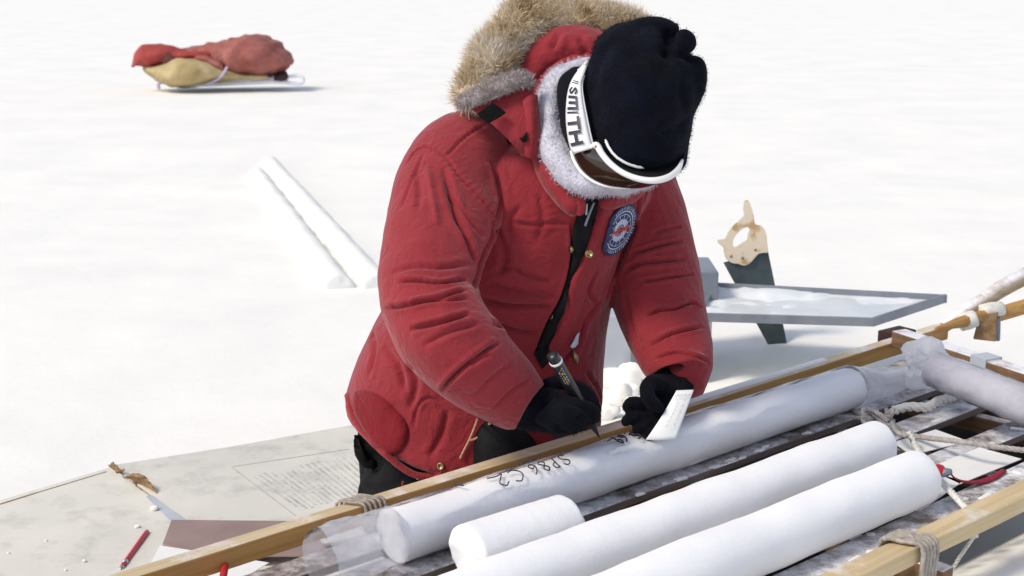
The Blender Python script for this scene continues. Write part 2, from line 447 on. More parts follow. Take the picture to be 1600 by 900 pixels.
def film(name, dens, tint, rough=.12, ior=1.14):
    m, t, b = newmat(name); t.nodes.remove(b); out = t.nodes['Material Output']
    tr = t.nodes.new('ShaderNodeBsdfTransparent'); tr.inputs[0].default_value = (*tint, 1)
    df = t.nodes.new('ShaderNodeBsdfDiffuse'); df.inputs[0].default_value = (.86, .86, .89, 1)
    tl = t.nodes.new('ShaderNodeBsdfTranslucent'); tl.inputs[0].default_value = (.86, .86, .89, 1)
    gl = t.nodes.new('ShaderNodeBsdfGlossy'); gl.inputs['Roughness'].default_value = rough
    fr = t.nodes.new('ShaderNodeFresnel'); fr.inputs[0].default_value = ior
    n = noise_node(t, 18, 5, .6); bp = t.nodes.new('ShaderNodeBump'); bp.inputs['Strength'].default_value = .5; bp.inputs['Distance'].default_value = .006
    t.links.new(n.outputs[0], bp.inputs['Height']); t.links.new(bp.outputs[0], gl.inputs['Normal']); t.links.new(bp.outputs[0], fr.inputs['Normal'])
    a = t.nodes.new('ShaderNodeMixShader'); a.inputs[0].default_value = .5; t.links.new(df.outputs[0], a.inputs[1]); t.links.new(tl.outputs[0], a.inputs[2])
    c = t.nodes.new('ShaderNodeMixShader'); t.links.new(tr.outputs[0], c.inputs[1]); t.links.new(a.outputs[0], c.inputs[2])
    n2 = noise_node(t, 7, 4, .6); mr = t.nodes.new('ShaderNodeMapRange'); mr.inputs['To Min'].default_value = dens * .5; mr.inputs['To Max'].default_value = min(1, dens * 1.5)
    mr.inputs['From Min'].default_value = .3; mr.inputs['From Max'].default_value = .7
    t.links.new(n2.outputs[0], mr.inputs[0]); t.links.new(mr.outputs[0], c.inputs[0])
    e = t.nodes.new('ShaderNodeMixShader'); t.links.new(fr.outputs[0], e.inputs[0]); t.links.new(c.outputs[0], e.inputs[1]); t.links.new(gl.outputs[0], e.inputs[2])
    t.links.new(e.outputs[0], out.inputs['Surface']); return m
M['film'] = film('clear_film', .04, (.995, .995, 1.0), .12, 1.09)
M['film_dense'] = film('clouded_film', .46, (.985, .98, 1.0), .15, 1.2)
M['film_white'] = film('milky_film', .66, (.97, .97, .985), .25, 1.15)
def fur_mat():
    m, t, b = newmat('fur')
    ge = t.nodes.new('ShaderNodeNewGeometry'); n = noise_node(t, 14, 4, .6)
    ad = t.nodes.new('ShaderNodeMath'); ad.operation = 'MULTIPLY_ADD'; ad.inputs[1].default_value = .30
    t.links.new(ge.outputs['Random Per Island'], ad.inputs[0]); t.links.new(n.outputs[0], ad.inputs[2])
    r = ramp(t, ad.outputs[0], [(.36, (.20, .12, .06)), (.47, (.50, .37, .20)), (.62, (.68, .56, .37)), (.80, (.68, .62, .55))])
    t.links.new(r.outputs[0], b.inputs['Base Color']); b.inputs['Roughness'].default_value = .75
    b.inputs['Specular IOR Level'].default_value = .2
    return m
M['fur'] = fur_mat()
M['fur_grey'] = simple('grey_plush', (.36, .30, .29), (.50, .44, .42), 40, .95, .3, .002, 200)
M['lens'] = simple('smoked_lens', (.016, .010, .006), (.03, .018, .010), 10, .09, .0)

# ================================================================== THE SETTING
def ground():
    def axis(lo, hi, fine0, fine1, step):
        f = np.arange(fine0, fine1 + 1e-6, step)
        a = [fine0]; s = step
        while a[-1] > lo: s *= 1.22; a.append(a[-1] - s)
        b = [fine1]; s = step
        while b[-1] < hi: s *= 1.22; b.append(b[-1] + s)
        return np.array(sorted(a[1:]) + list(f) + b[1:])
    X = axis(-1500, 1500, -2.6, 2.6, .03); Y = axis(-60, 2500, 1.0, 7.0, .03)
    gx, gy = np.meshgrid(X, Y); co = np.stack([gx.ravel(), gy.ravel(), np.zeros(gx.size)], 1)
    fl = co.copy()
    amp = np.clip((co[:, 1] - 3.0) / 1.5, 0.15, 1)
    z = waves(fl * [1, 2.2, 1], [(1.2, .006), (3, .004), (9, .0016)], 3) * amp + waves(fl, [(26, .0010)], 5)
    far = np.hypot(co[:, 0], co[:, 1]); z *= np.where(far > 40, 0, 1)
    # churned snow banked behind the sledge and under the tray
    def mound(x, y, sx, sy, h): return h * np.exp(-((co[:, 0] - x) / sx) ** 2 - ((co[:, 1] - y) / sy) ** 2)
    z += mound(.42, 2.95, .16, .16, .035) + mound(.85, 3.3, .3, .35, .03) + mound(.72, 3.75, .12, .1, .02)
    # snow packed against the near runner of the sledge
    uu = (co[:, 0] - SO.x) * SU.x + (co[:, 1] - SO.y) * SU.y; ww = (co[:, 0] - SO.x) * SW.x + (co[:, 1] - SO.y) * SW.y
    bank = 1 / (1 + np.exp(-(ww - .50) / .028)); z += .165 * bank * np.exp(-((uu - 1.05) / .75) ** 4) * np.exp(-np.clip(ww - .7, 0, 9) / .5)
    co[:, 2] = z - .004
    nx, ny = len(X), len(Y)
    F = [(j * nx + i, j * nx + i + 1, (j + 1) * nx + i + 1, (j + 1) * nx + i) for j in range(ny - 1) for i in range(nx - 1)]
    o = mesh('snow_ground', co, F, M['snow']); tag(o, kind='structure'); return o
ground()

def rough_cylinder(p0, p1, r, seed, n=40, rings=46, amp=.0012, endround=.004, dip=0):
    p0, p1 = Vector(p0), Vector(p1); ax = (p1 - p0); L = ax.length; ax.normalize()
    e1 = (Vector((0, 0, 1)) - ax * ax.z).normalized(); e2 = ax.cross(e1)
    V = []; rs = []
    prof = [(-.0, .72), (0, .93), (endround * .35, .985)] + [(endround + (L - 2 * endround) * i / rings, 1.0) for i in range(rings + 1)] + [(L - endround * .35, .985), (L, .93), (L, .72)]
    for s, k in prof:
        rs.append([p0 + ax * s + (e1 * math.cos(2 * math.pi * j / n) + e2 * math.sin(2 * math.pi * j / n)) * r * k for j in range(n)])
    V, F = skin_rings(rs)
    V = np.array([tuple(v) for v in V]); c0 = np.array(p0); a = np.array(ax)
    axp = c0 + ((V - c0) @ a)[:, None] * a; rad = V - axp
    dn = waves(V, [(30, amp), (90, amp * .5), (240, amp * .25)], seed)
    ends = waves(V, [(60, .0026), (160, .0016), (320, .0008)], seed + 50)
    ln = np.linalg.norm(rad, axis=1)[:, None]
    V = V + rad / np.maximum(ln, 1e-6) * dn[:, None] * np.minimum(1, ln / r)
    t = (V - c0) @ a; near = np.minimum(np.exp(-(t / .012)), 1) - np.minimum(np.exp(-((L - t) / .012)), 1)
    V = V + a * (ends * np.abs(near))[:, None]
    return V, F

# ================================================================== THE SLEDGE
SLZ = .221                                   # top of the slats
sledge = empty('cargo_sledge', S(.8, .3, 0))
tag(sledge, 'long wooden lashed sledge carrying white ice cores on snow dusted slats', 'sledge')
def bar(name, V_F, mat, parent, w=.003, label=None):
    o = mesh(name, *V_F, mat, parent, smooth=False); bevel(o, w)
    if label: o['label'] = label
    return o
def long_bar(u0, u1, w0, w1, z0, z1, seed, n=30, wob=.0015, dw=0):
    """a straight hand-worked bar along the sledge with slightly uneven edges"""
    r = np.random.default_rng(seed); rings = []
    ph = r.uniform(0, 6, 4)
    for i in range(n + 1):
        u = u0 + (u1 - u0) * i / n
        a = wob * math.sin(u * 5 + ph[0]) + wob * .4 * math.sin(u * 19 + ph[1]); b = wob * math.sin(u * 4 + ph[2]); s = dw * i / n
        rings.append([S(u, w1 + a + s, z0), S(u, w1 + a + s, z1 + b * .5), S(u, w0 + b + s, z1 + b * .5), S(u, w0 + b + s, z0)])
    return skin_rings(rings)
fr_ = bar('side_rail', long_bar(-.75, 1.86, -.006, .024, .227, .257, 1), M['rail_wood'], sledge, .003, 'honey coloured rail beside the kneeling person')
fr_.data.materials.append(M['rail_top'])  # top faces take a paler wood than the sides
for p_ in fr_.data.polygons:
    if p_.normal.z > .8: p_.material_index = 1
bar('side_rail', long_bar(-.75, 1.86, .591, .629, .237, .261, 2), M['rail_pale'], sledge, .003, 'pale yellow rail with rope looped over it')
for i, (w0, w1, mt) in enumerate([(.038, .088, 'slat'), (.118, .190, 'slat'), (.252, .302, 'slat_frost'), (.380, .430, 'slat'), (.500, .547, 'slat')]):
    bar('slat', long_bar(-.75, 1.80, w0, w1, SLZ - .013, SLZ, 10 + i), M[mt], sledge, .002)
# the far half of the first slat carries more snow: a drift lying on it
for i, (u, wd_) in enumerate([(-.45, .03), (.0, .03), (.42, .028), (.86, .028), (1.24, .028), (1.50, .022), (1.575, .02), (1.70, .026)]):
    bar('crossbar', sbox(u, u + wd_, .0, .625, SLZ - .048, SLZ - .0155), M['bar_wood'], sledge, .003)
# dark sheet added below the slats, standing for deep shade in the gaps
bar('gap_shade_sheet', sbox(-.75, 1.72, .03, .49, .150, .156), simple('dark_gap_shade', (.020, .016, .012), (.045, .036, .028), 12, .9, .4, .004, 60), sledge, .002)
# runners and uprights under the deck
for w in (.012, .61):
    bar('runner', long_bar(-.75, 1.86, w - .035, w + .035, .004, .022, 40), M['rail_wood'], sledge, .003)
    for u in (-.42, .43, 1.26):
        bar('upright', sbox(u - .018, u + .018, w - .012, w + .012, .022, .236), M['rail_wood'], sledge, .003)
# raised cross bridge near the far end, brown with snow on its top
bL, bR = G(1404, 514, .285), G(1640, 590, .285)
bd = (bR - bL).normalized(); bn = Vector((-bd.y, bd.x, 0))
def along(p, q, wid, z0, z1):
    d = (q - p).normalized(); n = Vector((-d.y, d.x, 0)) * wid
    a = [p - n, q - n, q + n, p + n]
    return hexa([Vector((v.x, v.y, z0)) for v in a], [Vector((v.x, v.y, z1)) for v in a])
bar('bridge_bar', along(bL, bR, .018, .250, .284), M['bar_wood'], sledge, .003, 'dark brown bar lying across the far end')
bar('bridge_block', along(G(1385, 522, .262), G(1418, 514, .262), .022, .236, .2655), M['maroon'], sledge, .002)
# rails beyond the bridge, running up to the handles
bar('handle_rail', tube([G(1462, 514, .262), W(1515, 500, 3.0), W(1560, 491, 3.05), W(1680, 455, 3.15)], [.004, .015, .017, .017], 8, 5), M['rail_wood'], sledge, .001)
bar('handle_pole', tube([W(1474, 512, 3.02), W(1530, 474, 3.06), W(1585, 440, 3.1), W(1700, 385, 3.2)], [.012, .017, .019, .02], 10, 6), M['pole'], sledge, .001, 'pole thick with rime reaching up to the right')
o = bar('end_post', hexa([W(1520, 530, 3.0), W(1556, 534, 3.0), W(1560, 530, 3.06), W(1530, 526, 3.06)], [W(1530, 492, 3.0), W(1558, 488, 3.0), W(1562, 486, 3.06), W(1536, 490, 3.06)]), M['torn'], sledge, .002)
bar('end_bracket', hexa([W(1556, 533, 3.01), W(1562, 533, 3.01), W(1563, 530, 3.05), W(1557, 530, 3.05)], [W(1557, 498, 3.01), W(1563, 496, 3.01), W(1564, 494, 3.05), W(1558, 496, 3.05)]), M['grey_metal'], sledge, .001)
def lashing(u, w0, w1, z0, z1, turns, step, mat, lean=.012, name='lashing', rad=.0034):
    P = []
    for k in range(turns):
        uu = u + k * step
        P.append(tube([S(uu, w0 - .003, z0), S(uu, w0 - .003, z1 + .002), S(uu + lean * .5, (w0 + w1) / 2, z1 + .005), S(uu + lean, w1 + .003, z1 + .002), S(uu + lean, w1 + .003, z0)], rad, 6, 4))
    return mesh(name, *join(P), mat, sledge)
lashing(.325, -.006, .024, .224, .257, 5, .0085, M['lash'], .022, rad=.0024)
mesh('rail_snow', *long_bar(.90, 1.45, -.003, .0185, .2565, .2588, 77, 60, .003), M['snow'], sledge)['kind'] = 'stuff'
lashing(.77, .588, .632, .215, .262, 5, .008, M['lash'], .018)
mesh('lashing', *join([tube([S(.765 + .01 * k, .59, .268), S(.79 + .002 * k, .61, .27 + .001 * k), S(.80 - .006 * k, .63, .262)], .0034, 6, 4) for k in range(3)]), M['lash'], sledge)
# pale tape bands at the far joints
for (x0, x1, y, d) in ((1500, 1524, 505, 3.0),):
    mesh('joint_tape', *tube([W(x0, y, d), W((x0 + x1) / 2, y - 4, d), W(x1, y - 8, d)], [.0180, .0195, .018], 12, 3), M['rope_white'], sledge)
mesh('joint_tape', *along(bL.lerp(bR, .56), bL.lerp(bR, .66), .0205, .247, .2875), M['grey_light'], sledge, smooth=False)
mesh('joint_tape', *tube([W(1535, 489, 3.03), W(1550, 486, 3.04), W(1562, 484, 3.05)], [.0185, .0198, .0185], 12, 3), M['rope_white'], sledge)
# snow caught on slats, along rails and on the bridge
def crust(name, pts, h, seed, parent=None):
    """a thin irregular pat of snow"""
    r = np.random.default_rng(seed); n = 14; c = sum((Vector(p) for p in pts), Vector()) / len(pts)
    P = catmull([tuple(p) for p in pts] + [tuple(pts[0])], 4)[:-1]
    rings = [[Vector(p) for p in P]]
    for k, hh in ((.82, .75), (.5, 1.0)):
        rings.append([c.lerp(Vector(p), k) + Vector((0, 0, h * hh * r.uniform(.6, 1.2))) for p in P])
    return skin_rings(rings)
PS = []
rs = np.random.default_rng(9)
for u0, u1, w0, w1, cnt in ((.85, 1.2, .180, .188, 9), (.5, .9, .180, .188, 5), (1.2, 1.7, .255, .30, 6), (1.1, 1.6, .385, .425, 6), (.7, 1.25, .505, .545, 8), (1.3, 1.75, .125, .185, 6), (.66, 1.1, .548, .56, 0)):
    for _ in range(cnt):
        u, w = rs.uniform(u0, u1), rs.uniform(w0, w1); a = rs.uniform(.005, .022); bq = rs.uniform(.003, .009)
        PS.append(crust('s', [S(u + a * math.cos(t) * rs.uniform(.7, 1.3), min(max(w + bq * math.sin(t) * rs.uniform(.7, 1.3), w0 - .004), w1 + .003), SLZ - .001) for t in np.linspace(0, 2 * math.pi, 8)[:-1]], rs.uniform(.0015, .004), rs.integers(999)))
o = mesh('snow_crust', *join(PS), M['snow'], sledge); o['kind'] = 'stuff'
PS = []
for k in range(16):
    u = .62 + k * .035 + rs.uniform(-.01, .01); 
    PS.append(ball(S(u, .566 + rs.uniform(-.003, .004), .212), (rs.uniform(.008, .02), rs.uniform(.004, .008), rs.uniform(.004, .009)), 8, 6))
o = mesh('snow_clump', *join(PS), M['snow'], sledge); o['kind'] = 'stuff'
# ================================================================== CORES ON THE SLEDGE
CR = .0385
def core(name, u0, w0, u1, w1, r, seed, label, group=None):
    V, F = rough_cylinder(S(u0, w0, SLZ + r + .001), S(u1, w1, SLZ + r + .001), r, seed, amp=.0006 if u1 - u0 < .3 else .0011)
    o = mesh(name, V, F, M['core']); tag(o, label, 'ice core', group); return o
GC = 'ice cores on the sledge'
core('ice_core', .309, .140, 1.325, .151, CR - .0015, 11, 'long white ice core inside the clear plastic sleeve the person writes on', GC)
core('ice_core', .342, .252, .515, .258, CR, 12, 'short white ice core lying beside the end of the sleeved core', GC)
core('ice_core', .10, .350, 1.095, .363, CR, 13, 'long bare ice core between the short core and the nearest core', GC)
core('ice_core', .10, .478, 1.010, .486, CR + .002, 14, 'long bare ice core nearest the rope looped rail', GC)
# clear plastic sleeve round the first core
def sleeve():
    root = empty('plastic_sleeve', S(.7, .15, SLZ))
    tag(root, 'clear plastic sleeve with handwriting around the longest ice core', 'plastic sleeve')
    n = 48; rings = []; r = np.random.default_rng(5)
    us = list(np.linspace(.195, .309, 26)) + list(np.linspace(.316, 1.325, 80)) + list(np.linspace(1.34, 1.52, 22))
    for u in us:
        t = (u - .325); w = .140 + .011 * t; rr = CR + .0012
        empty_ = max(0, min(1, (.309 - u) / .03)); tail = max(0, min(1, (u - 1.325) / .19))
        rg = []
        for k in range(n):
            a = 2 * math.pi * k / n; q = rr
            if empty_: q += empty_ * (.0016 * math.sin(3 * a + u * 40) + .0014 * math.sin(5 * a - u * 95 + 1) + .0006 * math.sin(9 * a + u * 170))
            else: q += .0007 * math.sin(4 * a + u * 30) + .0006 * math.sin(7 * a - u * 55)
            if 0 < a < 1.2 and not empty_ and not tail: q += .0016 * math.exp(-((a - .62 - .1 * math.sin(u * 9)) / .09) ** 2)
            x, z = math.sin(a) * q, math.cos(a) * q
            if tail:
                e = tail ** .8; x *= 1 + .25 * e; z = z * (1 - .80 * e) - .010 * e + .006 * e * math.sin(a * 3 + u * 30)
            du = 0
            if u > 1.45: du = .03 * tail * math.sin(a * 2 + 1)
            rg.append(S(u + du, w + x + tail * .0, SLZ + CR + z + .001))
        rings.append(rg)
    V, F = skin_rings(rings, cap=False)
    fe, fc, ft = [], [], []
    for f in F:
        i = min(f) // n
        (fe if i < 25 else fc if i < 105 else ft).append(f)
    def sub(nm, ff, mt):
        used = sorted({i for f in ff for i in f}); mp = {a: b for b, a in enumerate(used)}
        o = mesh(nm, [V[i] for i in used], [tuple(mp[i] for i in f) for f in ff], mt, root); return o
    sub('open_end', fe, M['film_dense'])['label'] = 'crumpled empty end of the sleeve'
    sub('sleeve_wall', fc, M['film'])
    sub('flattened_end', ft, M['film_white'])
    def pen(u, ang):
        w = .140 + .011 * (u - .325); q = CR + .0034
        return S(u, w + math.sin(ang) * q, SLZ + CR + math.cos(ang) * q + .001)
    GL = {'S': [[(.9, .85), (.6, 1), (.2, .9), (.15, .65), (.7, .42), (.75, .15), (.4, 0), (.05, .12)]],
          'P': [[(.2, 0), (.3, 1)], [(.25, 1), (.75, .95), (.8, .65), (.3, .5)]],
          '8': [[(.5, .5), (.15, .75), (.45, 1), (.8, .78), (.45, .5), (.15, .2), (.5, 0), (.85, .22), (.5, .5)]],
          '6': [[(.8, 1), (.35, .7), (.15, .25), (.45, 0), (.8, .22), (.6, .48), (.2, .3)]],
          'C': [[(.9, .9), (.5, 1), (.1, .65), (.1, .3), (.45, 0), (.9, .12)]],
          '2': [[(.05, .8), (.4, 1), (.75, .75), (.4, .4), (0, .02), (.5, .12), (1.2, .05)]],
          '5': [[(.85, 1), (.25, .95), (.2, .6), (.65, .6), (.75, .25), (.4, 0), (.05, .12)]],
          '9': [[(.8, .7), (.45, 1), (.15, .75), (.45, .5), (.8, .7), (.65, 0)]],
          '.': [[(.3, .04), (.4, .0)]], '-': [[(.1, .45), (.8, .5)]], 'J': [[(.2, 1), (.9, 1)], [(.6, 1), (.55, .1), (.2, 0)]], '1': [[(.4, 1), (.45, 0)]], 'T': [[(.0, 1), (1, 1)], [(.5, 1), (.5, 0)]]}
    def write(text, u_start, ang_top, adv, h_ang, wch, rad):
        P = []; u = u_start
        for ch in text:
            if ch == ' ': u -= adv * .7; continue
            for st in GL[ch]:
                Q = catmull(st, 5) if len(st) > 2 else np.array(st)
                # upside down for the viewer: text runs towards smaller u, its top points down the near side
                P.append(tube([pen(u - x * wch, ang_top - (1 - y) * h_ang) for x, y in Q], rad * 1.3, 5, 1))
            u -= adv
        o = mesh('handwriting', *join(P), M['ink'], root); return o
    write('SP86', .615, .60, .0195, .52, .0155, .00075); write('C2', .526, .66, .030, .58, .022, .00075)
    write('JT', .578, -.24, .017, .35, .014, .0008); write('1', .432, .10, .02, .5, .01, .0008)
    write('5.69', .768, .44, .0125, .54, .0115, .0010); write('-', .717, .34, .02, .5, .014, .0006)
    # small uneven white strip under the figures
    V = []; 
    for j in range(3):
        for i in range(13): V.append(pen(.69 + .062 * i / 12 + .004 * math.sin(j * 2.6 + i), .66 + (.06 + .035 * math.sin(i * .26)) * (j - 1) + .02 * math.sin(i * 1.1 + j * .7)))
    mesh('white_strip', V, [(j * 13 + i, j * 13 + i + 1, (j + 1) * 13 + i + 1, (j + 1) * 13 + i) for j in range(2) for i in range(12)], M['paper'], root)
sleeve()
# bagged core lying across the far end of the sledge
def bagged():
    root = empty('bagged_ice_core', S(1.4, .34, SLZ)); tag(root, 'plastic bagged core lying crosswise at the right with a crumpled clear end', 'ice core bag')
    p0, p1 = W(1448, 572, 2.52), W(1690, 668, 2.22); ax = (p1 - p0).normalized()
    V, F = rough_cylinder(p0 + ax * .02, p1, .0305, 31)
    mesh('core', V, F, simple('bagged_core_ice', (.36, .36, .43), (.50, .50, .57), 14, .5, .2, .002), root)
    e1 = (Vector((0, 0, 1)) - ax * ax.z).normalized(); e2 = ax.cross(e1); rings = []; n = 36
    for i, s in enumerate(np.linspace(.02, .36, 34)):
        rings.append([p0 + ax * s + (e1 * math.cos(2 * math.pi * k / n) + e2 * math.sin(2 * math.pi * k / n)) * (.0320 + .0010 * math.sin(3 * k + s * 40) + .0008 * math.sin(s * 90 + k)) for k in range(n)])
    mesh('bag', *skin_rings(rings, False), M['film_dense'], root)
    # crumpled end
    V, F = ball(p0 - ax * .008, (.040, .041, .043), 40, 28, Matrix((ax, e2, e1)).transposed())
    V = np.array([tuple(v) for v in V]); c = np.array(p0); d = V - c; d /= np.linalg.norm(d, axis=1)[:, None]
    k = np.abs(waves(V, [(70, 1.0)], 8)) + .5 * np.abs(waves(V, [(160, 1.0)], 9))
    V = V + d * (.012 - .013 * k)[:, None]
    mesh('crumpled_end', V, F, film('crumpled_film', .9, (.97, .97, .98), .45), root, smooth=False)
bagged()
# ================================================================== THINGS LYING ON THE SLEDGE
def sheet(name, pts, label, cat, mat=None, th=.0012, group=None, kid=None):
    o = mesh(name, *slab(pts, th), mat or M['paper'], smooth=False); tag(o, label, cat, group); return o
zc = SLZ + .001
sheet('paper_card', [G(1448, 733, zc), G(1530, 700, zc + .004), G(1596, 718, zc), G(1500, 757, zc)], 'white paper card under the red strap beside the near core end', 'card')
sheet('paper_card', [G(1395, 692, zc - .006), G(1462, 672, zc), G(1512, 690, zc), G(1425, 712, zc - .006)], 'white paper card below the grey rope behind the near cores', 'card')
sheet('paper_card', [G(1418, 800, zc), G(1450, 738, zc), G(1506, 752, zc), G(1440, 797, zc)], 'white paper sheet half hidden beneath the nearest core end', 'card')
def strap_key():
    root = empty('red_strap', G(1500, 745, zc)); tag(root, 'dark red strap with a small clip trailing from the near core end', 'strap')
    o = mesh('clip', *join([tube([W(1462, 730, 2.14), W(1470, 735, 2.135), W(1482, 740, 2.135)], [.010, .012, .006], 8, 4, flatten=.6)]), M['red_plastic'], root)
    mesh('buckle', *join([tube([W(1470, 742, 2.13), W(1478, 738, 2.13), W(1487, 737, 2.13)], [.005, .007, .004], 8, 3)]), M['grey_metal'], root)
    mesh('webbing', *tube([W(1484, 738, 2.13), W(1492, 747, 2.135), W(1508, 753, 2.15), W(1530, 753, 2.17), W(1550, 747, 2.19), W(1569, 735, 2.22)], [.003, .003, .004, .005, .006, .005], 8, 6, flatten=.45), M['red_webbing'], root)
strap_key()
def rope(name, px, rad, mat, label, strands=3, twist=260, group=None):
    """laid rope: strands twisted round the path"""
    C = catmull([tuple(p) for p in px], 14); L = np.cumsum(np.r_[0, np.linalg.norm(np.diff(C, axis=0), axis=1)])
    m = max(8, int(L[-1] / .003)); s = np.linspace(0, L[-1], m); P = np.stack([np.interp(s, L, C[:, k]) for k in range(3)], 1)
    T = np.gradient(P, axis=0); T /= np.linalg.norm(T, axis=1)[:, None]
    N = np.cross(T, [0.3, .2, 1]); N /= np.linalg.norm(N, axis=1)[:, None]; B = np.cross(T, N); parts = []
    for k in range(strands):
        a = s * twist + 2 * math.pi * k / strands
        Q = P + (N * np.cos(a)[:, None] + B * np.sin(a)[:, None]) * rad * .52
        parts.append(tube(Q, rad * .56, 5, 1))
    V, F = join(parts); return V, F
zr = SLZ + .006
knot = [W(1372 + 24 * math.cos(t * 1.3) , 652 + 12 * math.sin(t * 2.1 + .5), 2.40 - .015 * math.sin(t * 3)) for t in np.linspace(0, 9, 22)]
rp = join([rope('r', [G(1312, 626, zr), G(1335, 642, zr), G(1362, 655, zr + .01)] + [], .0042, None, ''),
           rope('r', knot, .0042, None, ''),
           rope('r', [G(1240, 655, zr), G(1300, 650, zr), G(1365, 655, zr + .01)], .0036, None, ''),
           rope('r', [G(1395, 664, zr + .012), G(1425, 680, zr), G(1500, 690, zr + .03), G(1570, 700, zr + .03), G(1680, 712, zr + .03)], .0046, None, ''),
           rope('r', [G(1385, 640, zr + .01), G(1400, 672, zr + .02), G(1418, 682, zr + .02)], .0042, None, '')])
tag(mesh('rope', *rp, M['rope']), 'grey rope with a tangled knot stretching to the right edge of the sledge', 'rope')
rp2 = join([rope('r', [G(1420, 676, zr + .018), G(1434, 702, zr + .006), W(1452, 726, 2.135), W(1468, 748, 2.10), W(1492, 775, 2.05), W(1515, 800, 1.998), W(1524, 811, 1.975), W(1527, 824, 1.955), W(1522, 838, 1.945)], .0052, None, ''),
            rope('r', [W(1522, 838, 1.948), W(1510, 855, 1.96), W(1496, 876, 1.98), W(1480, 905, 2.0)], .0028, None, '')])
tag(mesh('rope', *rp2, M['rope_white']), 'white rope running from behind the near core over the pale rail', 'rope')
rp3 = rope('r', [G(1395, 642, zr + .006), G(1420, 636, zr + .008), G(1450, 636, zr + .006), G(1466, 626, zr + .008), G(1485, 622, zr + .006), G(1505, 612, zr + .004)], .0085, None, '', 3, 150)
tag(mesh('rope', *rp3, M['rope_white']), 'thick white twisted rope end lying across the middle slats', 'rope')
# red pencil point between the far rail and the first slat
def pencil(p0, p1, r, label):
    root = empty('red_pencil', p0); tag(root, label, 'pencil')
    d = (p1 - p0)
    mesh('barrel', *tube([p0 + d * .0, p0 + d * .02, p0 + d * .5, p0 + d * .86], [r * .6, r, r, r], 10, 3), M['red_plastic'], root)
    mesh('ferrule', *tube([p0 + d * .80, p0 + d * .83, p0 + d * .85], [r * 1.12] * 3, 10, 2), M['steel'], root)
    mesh('tip', *tube([p0 + d * .93, p0 + d * .95, p0 + d * .985, p0 + d], [r * .95, r * .9, r * .55, r * .2], 10, 3), M['steel'], root)
    mesh('grip', *tube([p0 + d * .855, p0 + d * .9, p0 + d * .935], [r * 1.0, r * 1.02, r * .95], 10, 2), M['red_plastic'], root)
pencil(G(229, 832, .012), G(188, 890, .011), .0048, 'red mechanical pencil lying on the pale cardboard')
pencil(G(352, 884, .235), G(342, 935, .232), .0048, 'red pencil poking up between the rail and the nearest slat')

# ================================================================== CARDBOARD ON THE SNOW
cb = empty('cardboard_box', G(200, 790, 0)); tag(cb, 'flattened pale cardboard box lying on the snow at lower left', 'cardboard')
def panel(pts, z, th, nm, mat, sag=0):
    o = mesh(nm, *slab([G(x, y, z) for x, y in pts], th), mat, cb, smooth=False); bevel(o, .001); return o
panel([(-120, 832), (0, 786), (170, 735), (286, 815), (330, 860), (300, 960), (-200, 960)], .004, .006, 'side_panel', M['cardboard'])
panel([(176, 731), (360, 702), (560, 666), (720, 640), (760, 800), (480, 860), (290, 817)], .003, .006, 'printed_panel', M['cardboard'])
# score lines and tape along the fold
fz = .0125
mesh('fold_tape', *slab([G(228, 776, fz - .002), G(238, 774, fz - .002), G(292, 815, fz - .002), G(268, 816, fz - .002)], .0006), M['grey_light'], cb, smooth=False)
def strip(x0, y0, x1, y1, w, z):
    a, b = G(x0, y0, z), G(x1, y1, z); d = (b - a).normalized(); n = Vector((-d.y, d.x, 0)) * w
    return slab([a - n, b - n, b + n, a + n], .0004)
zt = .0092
mesh('edge_shade_strip', *strip(-100, 819, 60, 769, .0020, .0104), M['torn'], cb, smooth=False)  # dark strips draw the panel's edge and the shade line along it
mesh('edge_shade_strip', *strip(60, 769, 166, 737, .0013, .0104), M['torn'], cb, smooth=False)
mesh('printed_frame', *join([strip(362, 730, 462, 806, .0010, zt), strip(364, 729, 545, 702, .0010, zt), strip(240, 778, 290, 813, .0018, zt + .0008)]), simple('faded_print', (.36, .36, .35), (.5, .5, .48), 60, .9, 0), cb, smooth=False)
# faded block of printed lines, too worn to read: broken bars along each line
PS = []; rp_ = np.random.default_rng(4)
A0, A1, B0, B1 = Vector((393, 742, 0)), Vector((536, 712, 0)), Vector((478, 800, 0)), Vector((548, 784, 0))
for k in range(19):
    t = k / 18; p = A0.lerp(Vector((560, 706, 0)), t); q = Vector((470, 796, 0)).lerp(Vector((640, 776, 0)), t)
    s = rp_.uniform(0, .06); e = rp_.uniform(.82, 1.0)
    while s < e:
        ln = rp_.uniform(.05, .16); a = p.lerp(q, s); b = p.lerp(q, min(e, s + ln)); PS.append(strip(a.x, a.y, b.x, b.y, rp_.uniform(.0018, .0034), zt)); s += ln + rp_.uniform(.008, .03)
mesh('printed_lines', *join(PS), simple('worn_print', (.36, .37, .37), (.60, .60, .57), 25, .9, 0, lo=.3, hi=.6), cb, smooth=False)
